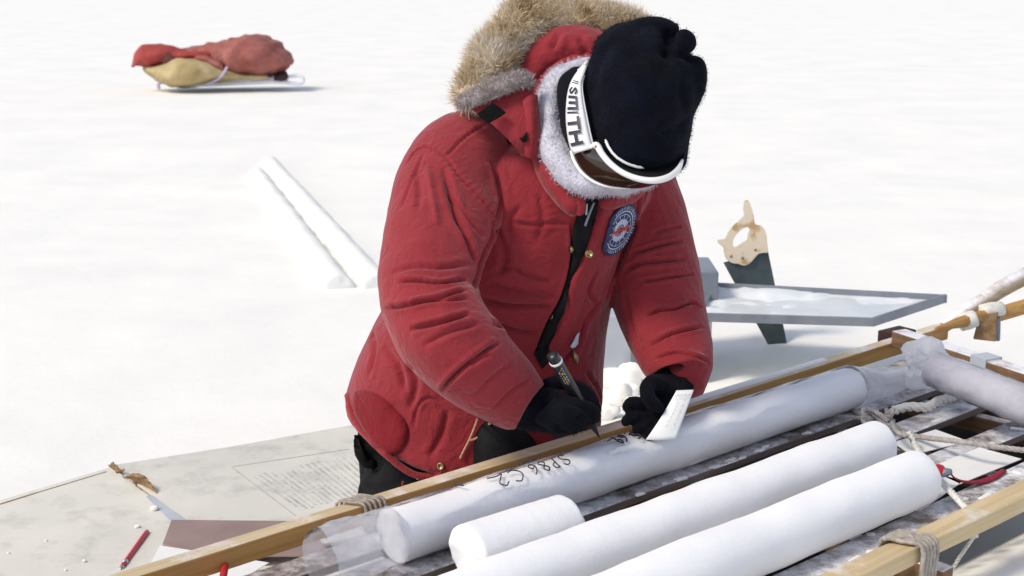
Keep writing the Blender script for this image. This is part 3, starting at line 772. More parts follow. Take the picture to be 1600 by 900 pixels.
# torn flap
def torn():
    o = None; r = np.random.default_rng(2); V = []; F = []
    L = [(206, 742), (216, 741), (226, 752), (236, 764), (240, 773)]
    n = 8
    for i, (x, y) in enumerate(catmull(L, 3)):
        for j in range(n + 1):
            a = j / n; V.append(W(x + (a - .6) * 20 + r.uniform(-1.2, 1.2), y + (a - .5) * -5 + 9 * (a - .4) ** 2 * 2 + r.uniform(-1, 1), 2.78 - .05 * a - .012 * i / 13 + r.uniform(-.003, .003)))
    m = n + 1; k = len(V) // m
    F = [(i * m + j, i * m + j + 1, (i + 1) * m + j + 1, (i + 1) * m + j) for i in range(k - 1) for j in range(n)]
    o = mesh('torn_cardboard', V, F, M['torn'], smooth=False); solid(o, .003); tag(o, 'curled brown scrap of torn cardboard on the fold of the pale box', 'cardboard scrap')
    V = []; 
    L = [(170, 727), (176, 733), (184, 739), (190, 739)]
    for i, (x, y) in enumerate(catmull(L, 3)):
        for j in range(4): V.append(W(x + j * 2 + r.uniform(-1, 1), y - j * 1.8 + r.uniform(-1, 1), 2.83 - .006 * j))
    k = len(V) // 4
    o = mesh('torn_cardboard', V, [(i * 4 + j, i * 4 + j + 1, (i + 1) * 4 + j + 1, (i + 1) * 4 + j) for i in range(k - 1) for j in range(3)], M['torn'], smooth=False); solid(o, .002); tag(o, 'smallest pale brown shred at the far corner of the cardboard', 'cardboard scrap')
torn()
zz = .016
tag(bevel(mesh('brown_board', *slab([G(268, 815, zz), G(470, 817, zz), G(520, 870, zz), G(330, 872, zz), G(254, 853, zz)], .004), M['brown_board'], smooth=False), .001), 'mauve brown board lying on the cardboard against the far rail', 'board')
sheet('paper_card', [G(250, 853, zz + .005), G(420, 880, zz + .005), G(330, 935, zz + .005), G(212, 925, zz + .005)], 'white paper lying over the mauve board beside the rail', 'card')
sheet('paper_card', [S(-.1, .028, .205), S(.21, .028, .205), S(.21, .05, .2055), S(-.1, .05, .2055)], 'white paper showing between the rail and the nearest slat', 'card')
for i, (x, y) in enumerate([(241, 794), (215, 822), (132, 876), (72, 844), (103, 890), (14, 863)]):
    r_ = (.0062, .0038, .003, .002, .002, .002)[i]
    V, F = ball(G(x, y, .011 + r_ * .5), (r_ * 1.3, r_, r_ * .7), 10, 7); V = np.array([tuple(v) for v in V]); V = V + waves(V, [(300, r_ * .2)], i)[:, None]
    tag(mesh('snow_crumb', V, F, M['snow']), ['largest snow crumb on the cardboard below the torn scrap', 'snow crumb on the cardboard above the red pencil'][i] if i < 2 else ['lowest tiny crumb beside the red pencil', 'tiny crumb highest on the left cardboard panel', 'tiny crumb second lowest on the left cardboard panel', 'tiny crumb at the very left edge of the picture'][i - 2], 'snow crumb', 'snow crumbs on the cardboard')

# ================================================================== BEHIND: CASE, TRAY, SAW, FAR CORES, FAR SLED
def quadbox(c, z0, z1):
    return hexa([Vector((p.x, p.y, z0)) for p in c], [Vector((p.x, p.y, z1)) for p in c])
def case():
    root = empty('grey_case', G(1010, 585, 0)); tag(root, 'grey metal case on the snow behind the person with its lid folded open', 'case')
    zt = .300
    c = [W(905, 505, 3.42), W(1113, 505, 3.42), W(1118, 440, 3.68), W(905, 440, 3.68)]
    c = [Vector((p.x, p.y, 0)) for p in c]; c[2].x, c[3].x = c[1].x, c[0].x
    bar('case_body', quadbox(c, -.02, .172), M['grey_light'], root, .006)
    e = [c[0] + Vector((.01, .14, 0)), Vector((W(1121, 450, 3.56).x, c[0].y + .14, 0)), Vector((W(1121, 450, 3.56).x, c[2].y + .05, 0)), c[3] + Vector((.01, .05, 0))]
    bar('case_deck', quadbox(e, .1745, .248), M['grey_metal'], root, .004)
    # corner strip seen low between the parka and the sleeve
    bar('corner_strip', quadbox([c[0] + Vector((.125, -.004, 0)), c[0] + Vector((.143, -.004, 0)), c[0] + Vector((.143, -.001, 0)), c[0] + Vector((.125, -.001, 0))], 0, .165), M['grey_metal'], root, .001)
    # open lid: shallow tray with walls, floor of snow and glassy ice
    zr_ = .19; F_ = [G(1086, 489, zr_), G(1366, 497, zr_), G(1480, 460, zr_), G(1118, 441, zr_)]
    def wall(p, q, t, z0, z1):
        d = (q - p).normalized(); n = Vector((-d.y, d.x, 0)) * t
        return hexa([Vector((v.x, v.y, z0)) for v in (p, q, q + n, p + n)], [Vector((v.x, v.y, z1)) for v in (p, q, q + n, p + n)])
    z0 = zr_ - .021
    lid = bar('lid_rim', join([wall(F_[0], F_[1], .008, z0, zr_), wall(F_[1], F_[2], .0081, z0 - .0005, zr_ + .0005), wall(F_[2], F_[3], .008, z0, zr_), wall(F_[3], F_[0], .0081, z0 - .0005, zr_ + .0005)]), M['grey_metal'], root, .0015)
    ins = [F_[0].lerp(F_[2], .015), F_[1].lerp(F_[3], .015), F_[2].lerp(F_[0], .015), F_[3].lerp(F_[1], .015)]
    fl = [Vector((p.x, p.y, z0 + .004)) for p in ins]
    mesh('lid_floor', *slab(fl, .003), simple('frosted_lid_floor', (.58, .62, .63), (.70, .73, .74), 9, .35, .2, .002), root, smooth=False)
    # snow heaped in the lid
    V = []; nx, ny = 40, 16
    for j in range(ny + 1):
        for i in range(nx + 1):
            p = fl[0].lerp(fl[1], i / nx).lerp(fl[3].lerp(fl[2], i / nx), j / ny)
            V.append((p.x, p.y, z0 + .0055))
    V = np.array(V); h = waves(V, [(20, 1), (55, .7), (140, .35)], 21); ii = np.tile(np.arange(nx + 1) / nx, ny + 1); jj = np.repeat(np.arange(ny + 1) / ny, nx + 1)
    lump = .020 * np.exp(-((ii - .25) / .13) ** 2 - ((jj - .62) / .3) ** 2) + .012 * np.exp(-((ii - .05) / .1) ** 2) + .010 * np.exp(-((ii - .42 - (jj - .5) * .15) / .035) ** 2) * (jj > .2)
    V[:, 2] += .55 * lump * (1 + .5 * h) + .0025 * h + .006 * np.exp(-((jj - .97) / .05) ** 2) * (h > -.2) - .001
    o = mesh('lid_snow', V, [(j * (nx + 1) + i, j * (nx + 1) + i + 1, (j + 1) * (nx + 1) + i + 1, (j + 1) * (nx + 1) + i) for j in range(ny) for i in range(nx)], ice_mat('tray_ice', (.66, .74, .76), (.86, .87, .88)), root); o['kind'] = 'stuff'
case()
def saw():
    root = empty('hand_saw', G(1200, 545, 0)); tag(root, 'hand saw with worn wooden handle stuck upright in the snow behind the tray', 'saw')
    d = 3.78
    bl = [(1131, 408), (1203, 392), (1212, 440), (1229, 520), (1232, 560), (1220, 575), (1198, 530), (1160, 470)]
    bl = [(1130, 410), (1200, 392), (1228, 528), (1236, 575), (1222, 580), (1198, 535)]
    V = [W(x, y, d) for x, y in bl]; n = (W(1180, 450, 1) - EYE).normalized()
    V2 = [v + n * .0016 for v in V]; k = len(V)
    mesh('blade', V + V2, [tuple(range(k)), tuple(range(2 * k - 1, k - 1, -1))] + [(i, i + k, (i + 1) % k + k, (i + 1) % k) for i in range(k)], M['saw_steel'], root, smooth=False)
    # handle: outline traced round the grip, with the finger hole cut out, 22 mm thick
    out = [(1163, 313), (1169, 313), (1174, 324), (1178, 338), (1180, 350), (1190, 353), (1197, 364), (1199, 380), (1200, 394), (1192, 395), (1185, 397), (1180, 402), (1172, 411), (1163, 415), (1152, 412), (1144, 411), (1134, 404), (1131, 394), (1130, 386), (1122, 380), (1121, 375), (1127, 374), (1133, 372), (1138, 362), (1146, 352), (1155, 344), (1162, 336), (1161, 326)]
    hole = [(1168, 354), (1171, 358), (1168, 366), (1167, 374), (1158, 380), (1148, 386), (1145, 382), (1146, 373), (1152, 364), (1160, 357)]
    bm = bmesh.new(); th = .022
    def loop(pts, dd): return [bm.verts.new(W(x, y, dd)) for x, y in catmull(list(pts) + [pts[0]], 3)[:-1]]
    o1 = loop(out, d - .011); h1 = loop(hole, d - .011)
    ed = [bm.edges.new((l[i], l[(i + 1) % len(l)])) for l in (o1, h1) for i in range(len(l))]
    bmesh.ops.triangle_fill(bm, use_beauty=True, edges=ed)
    ret = bmesh.ops.extrude_face_region(bm, geom=list(bm.faces)); 
    nv = [e for e in ret['geom'] if isinstance(e, bmesh.types.BMVert)]
    bmesh.ops.translate(bm, verts=nv, vec=n * th); bmesh.ops.recalc_face_normals(bm, faces=bm.faces)
    me = bpy.data.meshes.new('handle'); bm.to_mesh(me); bm.free(); me.materials.append(M['saw_wood'])
    o = obj('handle', me, root); bevel(o, .004, 3)
    for (x, y) in ((1142, 400), (1160, 403), (1180, 390)):
        mesh('screw', *tube([W(x, y, d - .013), W(x, y, d - .0105)], .0035, 10, 1), M['brass'], root)
saw()
GF = 'ice cores left on the snow'
for i, (a, b, lab) in enumerate([(((528, 432), 4.45), ((400, 255), 6.9), 'left one of the two white ice cores lying on the snow left of the person'), (((590, 430), 4.46), ((420, 240), 7.3), 'right one of the two snow cores, its near end beside the red sleeve')]):
    pa, pb = W(*a[0], a[1]), W(*b[0], b[1]); pa.z = -.002; pb.z = -.022
    V, F = rough_cylinder(pa, pb, .048, 70 + i, amp=.002); tag(mesh('ice_core', V, F, M['snow']), lab, 'ice core', GF)
# snow broken up between the parka and the case
rc = np.random.default_rng(12)
for i, (x, y, s, lab) in enumerate([(956, 604, 30, 'white snow chunk at the parka edge in front of the grey case'), (992, 608, 34, 'largest snow chunk in front of the grey case between parka and sleeve'), (972, 632, 26, 'flat snow chunk in the middle of the pile before the grey case'),
        (1006, 640, 24, 'snow chunk nearest the black glove beside the left sleeve'), (952, 652, 24, 'lowest snow chunk behind the rail and left of the black glove'), (985, 618, 20, 'small snow chunk on top of the pile before the grey case')]):
    p = G(x, y, .0); sc = s / 2222 * 3.2
    V, F = ball(p + Vector((0, 0, sc * .35)), (sc * rc.uniform(.8, 1.1), sc * rc.uniform(.7, 1), sc * rc.uniform(.6, .85)), 22, 14)
    V = np.array([tuple(v) for v in V]); h = waves(V, [(40, sc * .22), (110, sc * .18), (260, sc * .08)], 300 + i); dd = V - V.mean(0); V = V + dd / np.linalg.norm(dd, axis=1)[:, None] * h[:, None]
    tag(mesh('snow_chunk', V, F, M['snow']), lab, 'snow chunk', 'snow chunks beside the case')
def far_sled():
    Pd = 11.35
    root = empty('pulk_sled', G(330, 137, 0)); tag(root, 'low pale sled standing far off on the snow under a tarp bundle', 'sled')
    def row(y, x0, x1, d): return [W(x, y, d) for x in np.linspace(x0, x1, 9)]
    for d in (11.2, 11.6):
        zg = .02
        pts = [W(272, 130, d), W(300, 133, d), W(360, 131, d), W(430, 128, d), W(466, 131, d), W(474, 126, d), W(468, 118.5, d), W(445, 121, d)]
        mesh('runner', *tube(pts, .014, 8, 5), M['white_sled'], root)
    mesh('bed', *hexa([W(268, 134, 11.2), W(450, 128, 11.2), W(450, 124, 11.7), W(268, 128, 11.7)], [W(268, 127, 11.2), W(450, 121, 11.2), W(450, 117, 11.7), W(268, 122, 11.7)]), M['white_sled'], root, smooth=False)
    mesh('front_hook', *tube([W(252, 128, 11.2), W(247, 133, 11.2), W(249, 139, 11.2)], .012, 6, 4), M['lavender_strap'], root)
    ld = empty('tarp_bundle', G(330, 130, .05)); tag(ld, 'lumpy red and tan tarp bundle tied on the far sled', 'bundle')
    def lump(rows, seed, amp=.012):
        V, F = cam_loft(rows, 5, 24); V = np.array([tuple(v) for v in V]); h = waves(V, [(9, amp), (22, amp), (50, amp * .6), (90, amp * .3)], seed); c = V.mean(0); dd = V - c
        V += dd / np.linalg.norm(dd, axis=1)[:, None] * h[:, None]; return V, F
    mesh('tan_cover', *lump([(225, 106, Pd, 3, .06), (240, 111, Pd - .03, 9, .20), (262, 115, Pd - .07, 17, .28), (285, 113, Pd - .10, 23, .31), (315, 112, Pd - .08, 22, .30), (345, 116, Pd - .03, 14, .27), (380, 120, Pd, 8, .24), (420, 121, Pd, 5, .22)], 1), M['tan_canvas'], ld)
    mesh('red_cover', *lump([(286, 86, Pd, 8, .14), (308, 87, Pd - .01, 17, .2), (334, 88, Pd - .02, 23, .24), (362, 91, Pd - .03, 28, .27), (395, 91, Pd - .03, 30, .28), (422, 93, Pd - .02, 28, .27), (441, 101, Pd, 20, .22), (450, 107, Pd, 9, .12)], 2, .022), M['red_tarp'], ld)
    mesh('red_flap', *lump([(208, 104, Pd - .05, 2, .05), (213, 97, Pd - .05, 7, .1), (224, 89, Pd - .05, 17, .18), (245, 85, Pd - .06, 17, .22), (270, 86, Pd - .05, 13, .22), (300, 86, Pd - .06, 9, .22), (330, 85, Pd - .03, 10, .2), (355, 80, Pd, 9, .15)], 3), M['red_tarp_bright'], ld)
    mesh('red_fold', *lump([(290, 82, Pd - .1, 8, .12), (315, 90, Pd - .2, 9, .10), (338, 100, Pd - .24, 8, .07), (350, 108, Pd - .25, 3, .04)], 4), M['red_tarp'], ld)
    mesh('dark_opening', *lump([(250, 88, Pd - .24, 7, .02), (261, 91, Pd - .25, 11, .025), (271, 98, Pd - .25, 8, .02)], 5, .006), M['maroon_lighter'], ld)  # brownish maroon patch on the red flap
    mesh('dark_foot', *lump([(428, 124, Pd - .1, 3, .08), (440, 121, Pd - .11, 7, .1), (449, 117, Pd - .1, 5, .08)], 6, .006), M['maroon'], ld)
    mesh('tie_strap', *tube([W(355, 104, Pd - .29), W(348, 116, Pd - .30), W(336, 126, Pd - .29), W(322, 131, Pd - .26)], [.016, .02, .02, .014], 6, 4, flatten=.4), M['lavender_strap'], ld)
far_sled()

# ================================================================== THE PERSON
def body():
    """one continuous figure inside the clothes, kneeling and bent over the sledge"""
    J = {'pelvis': (W(690, 640, 2.44), .105), 'belly': (W(760, 520, 2.42), .10), 'chest': (W(835, 360, 2.40), .11), 'neck': (W(895, 235, 2.33), .055),
         'head': (W(960, 175, 2.25), .082), 'crown': (W(992, 125, 2.22), .078),
         'rsh': (W(735, 270, 2.30), .06), 'rel': (W(668, 470, 2.13), .042), 'rwr': (W(815, 632, 2.10), .027), 'rha': (W(850, 632, 2.10), .022),
         'lsh': (W(985, 310, 2.46), .06), 'lel': (W(1022, 450, 2.43), .042), 'lwr': (W(1056, 585, 2.29), .027), 'lha': (W(1045, 612, 2.24), .022),
         'rhip': (W(645, 670, 2.47), .07), 'rkn': (W(650, 810, 2.43), .045), 'rft': (W(655, 800, 2.66), .035),
         'lhip': (W(755, 665, 2.50), .07), 'lkn': (W(795, 780, 2.43), .045), 'lft': (W(760, 780, 2.78), .035)}
    E = [('pelvis', 'belly'), ('belly', 'chest'), ('chest', 'neck'), ('neck', 'head'), ('head', 'crown'), ('chest', 'rsh'), ('rsh', 'rel'), ('rel', 'rwr'), ('rwr', 'rha'),
         ('chest', 'lsh'), ('lsh', 'lel'), ('lel', 'lwr'), ('lwr', 'lha'), ('pelvis', 'rhip'), ('rhip', 'rkn'), ('rkn', 'rft'), ('pelvis', 'lhip'), ('lhip', 'lkn'), ('lkn', 'lft')]
    ks = list(J); me = bpy.data.meshes.new('person'); me.from_pydata([tuple(J[k][0]) for k in ks], [(ks.index(a), ks.index(b)) for a, b in E], [])
    o = obj('person', me)
    m = o.modifiers.new('skin', 'SKIN')
    for i, k in enumerate(ks):
        sv = me.skin_vertices[0].data[i]; r = J[k][1] * .8; sv.radius = (r, r); sv.use_root = (i == 0)
    s = o.modifiers.new('sub', 'SUBSURF'); s.levels = s.render_levels = 1
    dg = bpy.context.evaluated_depsgraph_get(); dg.update(); m2 = bpy.data.meshes.new_from_object(o.evaluated_get(dg))
    bpy.data.objects.remove(o); m2.materials.clear(); m2.shade_smooth()
    o = obj('person', m2); m2.materials.append(simple('skin', (.45, .26, .19), (.5, .3, .22), 20, .5, .1))
    return tag(o, 'person in red parka and black hat bent over the sledge writing', 'person')
person = body()

def parka():
    torso = cam_loft([(905, 215, 2.36, 52, .07), (880, 232, 2.375, 108, .115), (848, 262, 2.38, 168, .150, 6), (838, 310, 2.38, 176, .165, 8), (812, 375, 2.385, 168, .165, 8), (792, 430, 2.395, 172, .165, 10),
                      (772, 490, 2.41, 180, .17, 14), (752, 555, 2.42, 194, .168, 22), (741, 615, 2.43, 203, .160, 34, 4), (738, 652, 2.435, 202, .158, 50, 18), (734, 680, 2.435, 195, .155, 62, 36), (732, 690, 2.435, 180, .142, 62, 38)], 6, 44, flat=True, power=.86)
    rs_ = cam_loft([(790, 225, 2.34, 40, .06), (752, 238, 2.31, 74, .085), (715, 278, 2.265, 88, .09), (688, 345, 2.20, 84, .088), (672, 410, 2.14, 76, .082), (668, 462, 2.095, 74, .080), (695, 522, 2.06, 74, .078), (742, 572, 2.06, 68, .072), (790, 611, 2.085, 58, .064), (812, 629, 2.098, 51, .058), (823, 638, 2.104, 45, .05), (826, 640, 2.106, 32, .036)], 7, 32)
    ls_ = cam_loft([(930, 262, 2.42, 40, .07), (968, 290, 2.44, 78, .09), (992, 335, 2.44, 78, .09), (1008, 385, 2.425, 76, .088), (1022, 440, 2.40, 74, .085), (1038, 500, 2.36, 70, .080), (1054, 548, 2.31, 63, .072), (1063, 575, 2.285, 55, .062, -12), (1066, 588, 2.28, 49, .055, -19), (1065, 590, 2.284, 40, .043, -17), (1058, 572, 2.30, 34, .036, -13)], 7, 32)
    V, F = join([torso, rs_, ls_])
    me = remeshed(V, F, .0027, 8)
    co = get_co(me); no = get_no(me)
    # loose down fill: broad soft unevenness, finer puckers
    co += no * (waves(co, [(16, .0035), (38, .0013), (85, .0006), (170, .0003)], 4))[:, None]; set_co(me, co)
    bv = bvh_of(me)
    t, s, dp = (.0030, .0040), (.0050, .0080), (.0110, .012)
    folds = []
    def f(pts, depth, width, ridge=.45): folds.append((pts, depth * .92, max(.0025, width * .48), ridge * .5, (.0009 if width < .0045 else .0)))
    # armhole, yoke and sleeve seams
    f([(635, 257), (650, 236), (670, 230), (697, 247), (720, 277), (757, 317), (773, 342)], .0055, .0042, .5)
    f([(762, 193), (737, 207), (717, 223), (698, 245)], .0040, .0038, .4)
    f([(663, 237), (643, 283), (627, 325)], .0035, .0038, .4)
    f([(773, 340), (768, 373), (755, 400), (747, 425), (742, 450)], .016, .010, .35)
    # pulled folds from the shoulder
    f([(668, 258), (677, 313), (683, 352)], -.006, .010, .2)
    f([(650, 262), (655, 300), (652, 330)], .005, .010, .3)
    f([(693, 262), (713, 337), (728, 367), (743, 410)], .011, .010, .5)
    f([(767, 252), (780, 290), (782, 320), (774, 347)], .008, .009, .5)
    f([(700, 300), (735, 345), (757, 372)], .005, .007, .5)
    # creases inside the elbow and along the forearm
    f([(622, 440), (650, 439), (690, 443), (728, 436)], .011, .0055, .6)
    f([(640, 474), (675, 468), (703, 460), (728, 452)], .009, .006, .6)
    f([(612, 425), (650, 416), (690, 418), (735, 412)], .006, .008, .5)
    f([(598, 483), (620, 480), (656, 473), (690, 469), (730, 466)], .010, .006, .6)
    f([(640, 515), (665, 509), (690, 503), (735, 490)], .011, .0065, .6)
    f([(660, 540), (700, 520), (750, 505)], .006, .007, .5)
    f([(689, 612), (700, 598), (718, 580), (738, 563), (760, 547), (780, 534)], .012, .0060, .55)
    f([(735, 572), (752, 560), (768, 553)], .007, .005, .5)
    f([(770, 640), (800, 610), (828, 592)], .005, .006, .45)
    f([(742, 618), (770, 588), (800, 566)], .004, .007, .4)
    # chest and waist
    f([(790, 345), (830, 352), (870, 348), (890, 352)], .005, .006, .4)
    f([(778, 424), (800, 420), (820, 431), (858, 442)], .007, .007, .5)
    f([(762, 440), (790, 452), (830, 462), (868, 464)], .007, .010, .5)
    f([(752, 468), (790, 476), (830, 478), (860, 480)], .011, .008, .5)
    f([(770, 505), (800, 515), (840, 522)], .009, .009, .5)
    f([(800, 380), (795, 350), (815, 320)], .005, .009, .4)
    f([(842, 300), (848, 340), (838, 380)], .004, .010, .4)
    f([(772, 352), (790, 395), (782, 430)], .007, .011, .4)
    f([(893, 345), (894, 405), (880, 461), (858, 503), (838, 552)], .012, .0055, .4)
    f([(933, 322), (921, 374), (892, 439), (884, 492), (853, 545)], .006, .005, .4)
    f([(935, 420), (920, 455), (930, 480), (905, 520)], .006, .007, .5)
    f([(940, 470), (915, 500), (905, 535), (870, 580)], .012, .008, .45)
    f([(1000, 300), (992, 345), (975, 390), (955, 440), (948, 468)], .014, .009, .4)
    f([(957, 300), (948, 345), (938, 392)], .004, .006, .4)
    f([(1012, 292), (1004, 320)], .006, .006, .4)
    f([(915, 580), (935, 610), (942, 640)], .006, .007, .5)
    f([(900, 600), (912, 640), (905, 670)], .005, .007, .5)
    # left sleeve
    f([(985, 397), (1010, 390), (1030, 384), (1066, 376)], .012, .0058, .6)
    f([(1020, 365), (1045, 357), (1065, 354)], .006, .0058, .6)
    f([(975, 425), (1000, 412), (1035, 408), (1070, 405)], .011, .007, .6)
    f([(1000, 440), (1025, 437), (1045, 433), (1085, 428)], .010, .0055, .6)
    f([(1010, 494), (1030, 485), (1055, 482), (1080, 473), (1096, 480)], .011, .0058, .6)
    f([(1015, 541), (1040, 526), (1062, 518), (1098, 510)], .009, .006, .6)
    f([(1020, 562), (1050, 552), (1085, 556), (1110, 568)], .007, .005, .6)
    f([(975, 450), (985, 500), (1000, 545)], .006, .008, .4)
    # skirt
    f([(583, 495), (563, 530), (546, 570)], .006, .006, .5)
    f([(570, 500), (585, 540), (575, 590)], .006, .012, .4)
    f([(640, 570), (650, 600), (640, 640)], .007, .012, .4)
    f([(600, 540), (625, 575), (632, 610)], .006, .011, .4)
    f([(700, 640), (690, 680), (670, 715)], .006, .010, .4)
    f([(545, 632), (575, 673), (615, 712), (650, 735), (690, 737)], .0035, .0035, .4)
    f([(646, 668), (652, 638), (668, 622), (690, 628)], .004, .0052, .4)
    crease(me, folds, bv); bv = bvh_of(me)
    pocket = [(556, 612), (570, 611), (586, 614), (602, 624), (616, 638), (632, 655), (639, 670), (638, 688), (628, 704), (612, 714), (598, 706), (580, 690), (566, 668), (554, 645), (551, 626)]
    placket = [(938, 318), (958, 330), (948, 372), (932, 410), (916, 450), (902, 490), (884, 530), (862, 556), (850, 548), (872, 506), (884, 470), (892, 436), (908, 405), (921, 370)]
    raise_region(me, [(pocket, .0075, 7), (placket, .009, 4)], bv)
    p = obj('parka', me, person); me.materials.append(M['red']); bv = bvh_of(me)
    return p, me, bv
PK, PME, PBV = parka()
def on(px, py, lift=.001):
    loc, n = hit(PBV, px, py)
    if loc is None: return W(px, py, 2.3), Vector((0, -1, .2))
    if n.dot(EYE - loc) < 0: n = -n
    return loc + n * lift, n
def along_poly(L, t):
    k = t * (len(L) - 1); i = min(int(k), len(L) - 2); q = k - i
    return (L[i][0] * (1 - q) + L[i + 1][0] * q, L[i][1] * (1 - q) + L[i + 1][1] * q)
def between(Lf, Rt): return lambda u, v: tuple(along_poly(Lf, v)[k] * (1 - u) + along_poly(Rt, v)[k] * u for k in range(2))
def sewn(name, Lf, Rt, mat, lift=.0015, nu=6, nv=24, th=.002, parent=None):
    V, F = patch_on(PBV, between(Lf, Rt), nu, nv, lift); o = mesh(name, V, F, mat, parent or PK); solid(o, th); return o
# dark inner storm flap showing in the open front
sewn('inner_lining', [(912, 312), (897, 348), (895, 405), (880, 461), (857, 503), (834, 552), (846, 575)], [(934, 308), (930, 330), (919, 374), (890, 439), (882, 488), (856, 536), (862, 560)], M['black_cloth'], .0025, 8, 40, .003)
def zipline(L, r, mat, name):
    P = [on(x, y, .005)[0] for x, y in catmull(L, 5)]; return mesh(name, *tube(P, r, 6, 1), mat, PK)
zipline([(926, 316), (920, 330), (912, 352)], .0022, M['grey_metal'], 'zip')
zipline([(915, 318), (914, 335)], .0018, M['grey_light'], 'zip_pull')
# round darker pocket flap, faded less than the rest
def pocketflap():
    c = (594, 664)
    rim = [(557, 613), (570, 612), (586, 615), (602, 625), (616, 639), (631, 656), (637, 670), (636, 687), (627, 702), (612, 712), (598, 704), (581, 689), (567, 667), (556, 645), (553, 627)]
    rim = [tuple(p) for p in catmull(rim + [rim[0]], 3)]
    def fn(u, v):
        x, y = along_poly(rim, u); return (c[0] + (x - c[0]) * v, c[1] + (y - c[1]) * v)
    V, F = patch_on(PBV, fn, 48, 10, .0012); o = mesh('pocket_flap', V, F, M['red_dark'], PK); solid(o, .002); o['label'] = 'darker red rounded pocket'
pocketflap()
# snap buttons and eyelets
def snap(x, y, r=.0062, name='snap_button'):
    p, n = on(x, y, .002); e1 = n.orthogonal().normalized(); e2 = n.cross(e1)
    rings = []
    for rr, h in ((r, 0), (r, .0016), (r * .86, .0024), (r * .62, .0018), (r * .5, .0004), (r * .2, .0002)):
        rings.append([p + n * h + (e1 * math.cos(2 * math.pi * k / 16) + e2 * math.sin(2 * math.pi * k / 16)) * rr for k in range(16)])
    mesh(name, *skin_rings(rings), M['brass'], PK)
for x, y, r in ((920, 397, .0066), (891, 390, .0058), (976, 300, .006), (851, 287, .005), (862, 496, .0045), (689, 728, .006)): snap(x, y, r)
# round polar badge: navy ground, pale ring, pale meridians and parallels, small red mark across the middle
def badge():
    c = Vector((965, 358)); A = Vector((25, -9)); B = Vector((10, -39))
    def pt(a, b, lift):
        q = c + A * a + B * b; p, n = on(q.x, q.y, lift); return p
    def keep(a, b): return a > -.86 + .0 * b
    nA = 44; V = []; F = []
    for j in range(9):
        for k in range(nA):
            t = 2 * math.pi * k / nA; rr = j / 8; a, b = rr * math.cos(t), rr * math.sin(t)
            a = max(a, -.80); V.append(pt(a, b, .0040))
    F = [(j * nA + k, j * nA + (k + 1) % nA, (j + 1) * nA + (k + 1) % nA, (j + 1) * nA + k) for j in range(8) for k in range(nA)]
    o = mesh('badge', V, F, M['navy_ink'], PK); solid(o, .0012); o['label'] = 'round navy badge with a pale globe grid'
    def line(P, w, mat, lift=.0052):
        V = []; P = [Vector(p) for p in P]
        for i, p in enumerate(P):
            d = (P[min(i + 1, len(P) - 1)] - P[max(i - 1, 0)]); n = Vector((-d.y, d.x)).normalized() * w
            V += [pt(*(p - n), lift), pt(*(p + n), lift)]
        return V, [(2 * i, 2 * i + 1, 2 * i + 3, 2 * i + 2) for i in range(len(P) - 1)]
    PS = []
    def ring(r, w, m=40): return line([(max(-.8, r * math.cos(t)), r * math.sin(t)) for t in np.linspace(-2.6, 2.6, m)], w, None)
    PS.append(ring(.74, .022)); PS.append(ring(.62, .012)); PS.append(ring(.42, .014))
    for k in range(14):
        t = 2 * math.pi * k / 14 + .1
        if math.cos(t) * .7 > -.8: PS.append(line([(.12 * math.cos(t), .12 * math.sin(t)), (.42 * math.cos(t), .42 * math.sin(t)), (.64 * math.cos(t), .64 * math.sin(t))], .014, None))
        if k % 2 == 0 or True:
            t2 = t + .22; PS.append(line([(.24 * math.cos(t2), .24 * math.sin(t2)), (.44 * math.cos(t2), .44 * math.sin(t2))], .058, None, .0049))
    # worn border lettering, unreadable: a ring of small strokes
    r = np.random.default_rng(3)
    for k in range(34):
        t = -2.2 + 4.4 * k / 33
        PS.append(line([(.80 * math.cos(t), .80 * math.sin(t)), (.92 * math.cos(t + r.uniform(-.04, .04)), .92 * math.sin(t + r.uniform(-.04, .04)))], r.uniform(.010, .026), None))
    mesh('badge_pattern', *join(PS), M['pale_thread'], o)
    z = [[(-.50, -.16), (-.40, .10), (-.28, -.14), (-.18, .12)], [(-.08, .12), (-.02, -.10), (.08, .10), (.14, -.10)], [(.24, -.06), (.34, .16), (.50, .04), (.36, -.06)], [(-.5, -.02), (.0, .02), (.5, .06)]]
    mesh('badge_mark', *join([line(s, .035, None, .0062) for s in z]), M['red_thread'], o)
badge()
# drawcords at the hem and the pull by the front edge
def cord(L, r, mat, name, lift=.005):
    P = [on(x, y, lift)[0] for x, y in catmull(L, 4)]; return mesh(name, *tube(P, r, 6, 1), mat, PK)
cord([(747, 650), (741, 668), (735, 684), (728, 698), (719, 716)], .0021, M['cord_tan'], 'drawcord')
cord([(766, 657), (757, 673), (744, 684), (735, 687)], .0020, M['cord_tan'], 'drawcord')
cord([(640, 738), (646, 744), (654, 741), (652, 749)], .0022, M['fleece'], 'hem_toggle')
cord([(630, 752), (628, 765), (624, 780)], .0020, M['red'], 'hem_cord')
V, F = patch_on(PBV, between([(899, 521), (892, 536), (889, 541)], [(904, 518), (900, 536), (896, 548)]), 4, 8, .004); solid(mesh('pale_tag', V, F, M['fleece'], PK), .001)
mesh('zip_slider', *tube([on(896, 551, .005)[0], on(897, 558, .006)[0], on(897, 564, .005)[0]], [.0025, .004, .003], 8, 3), M['brass'], PK)
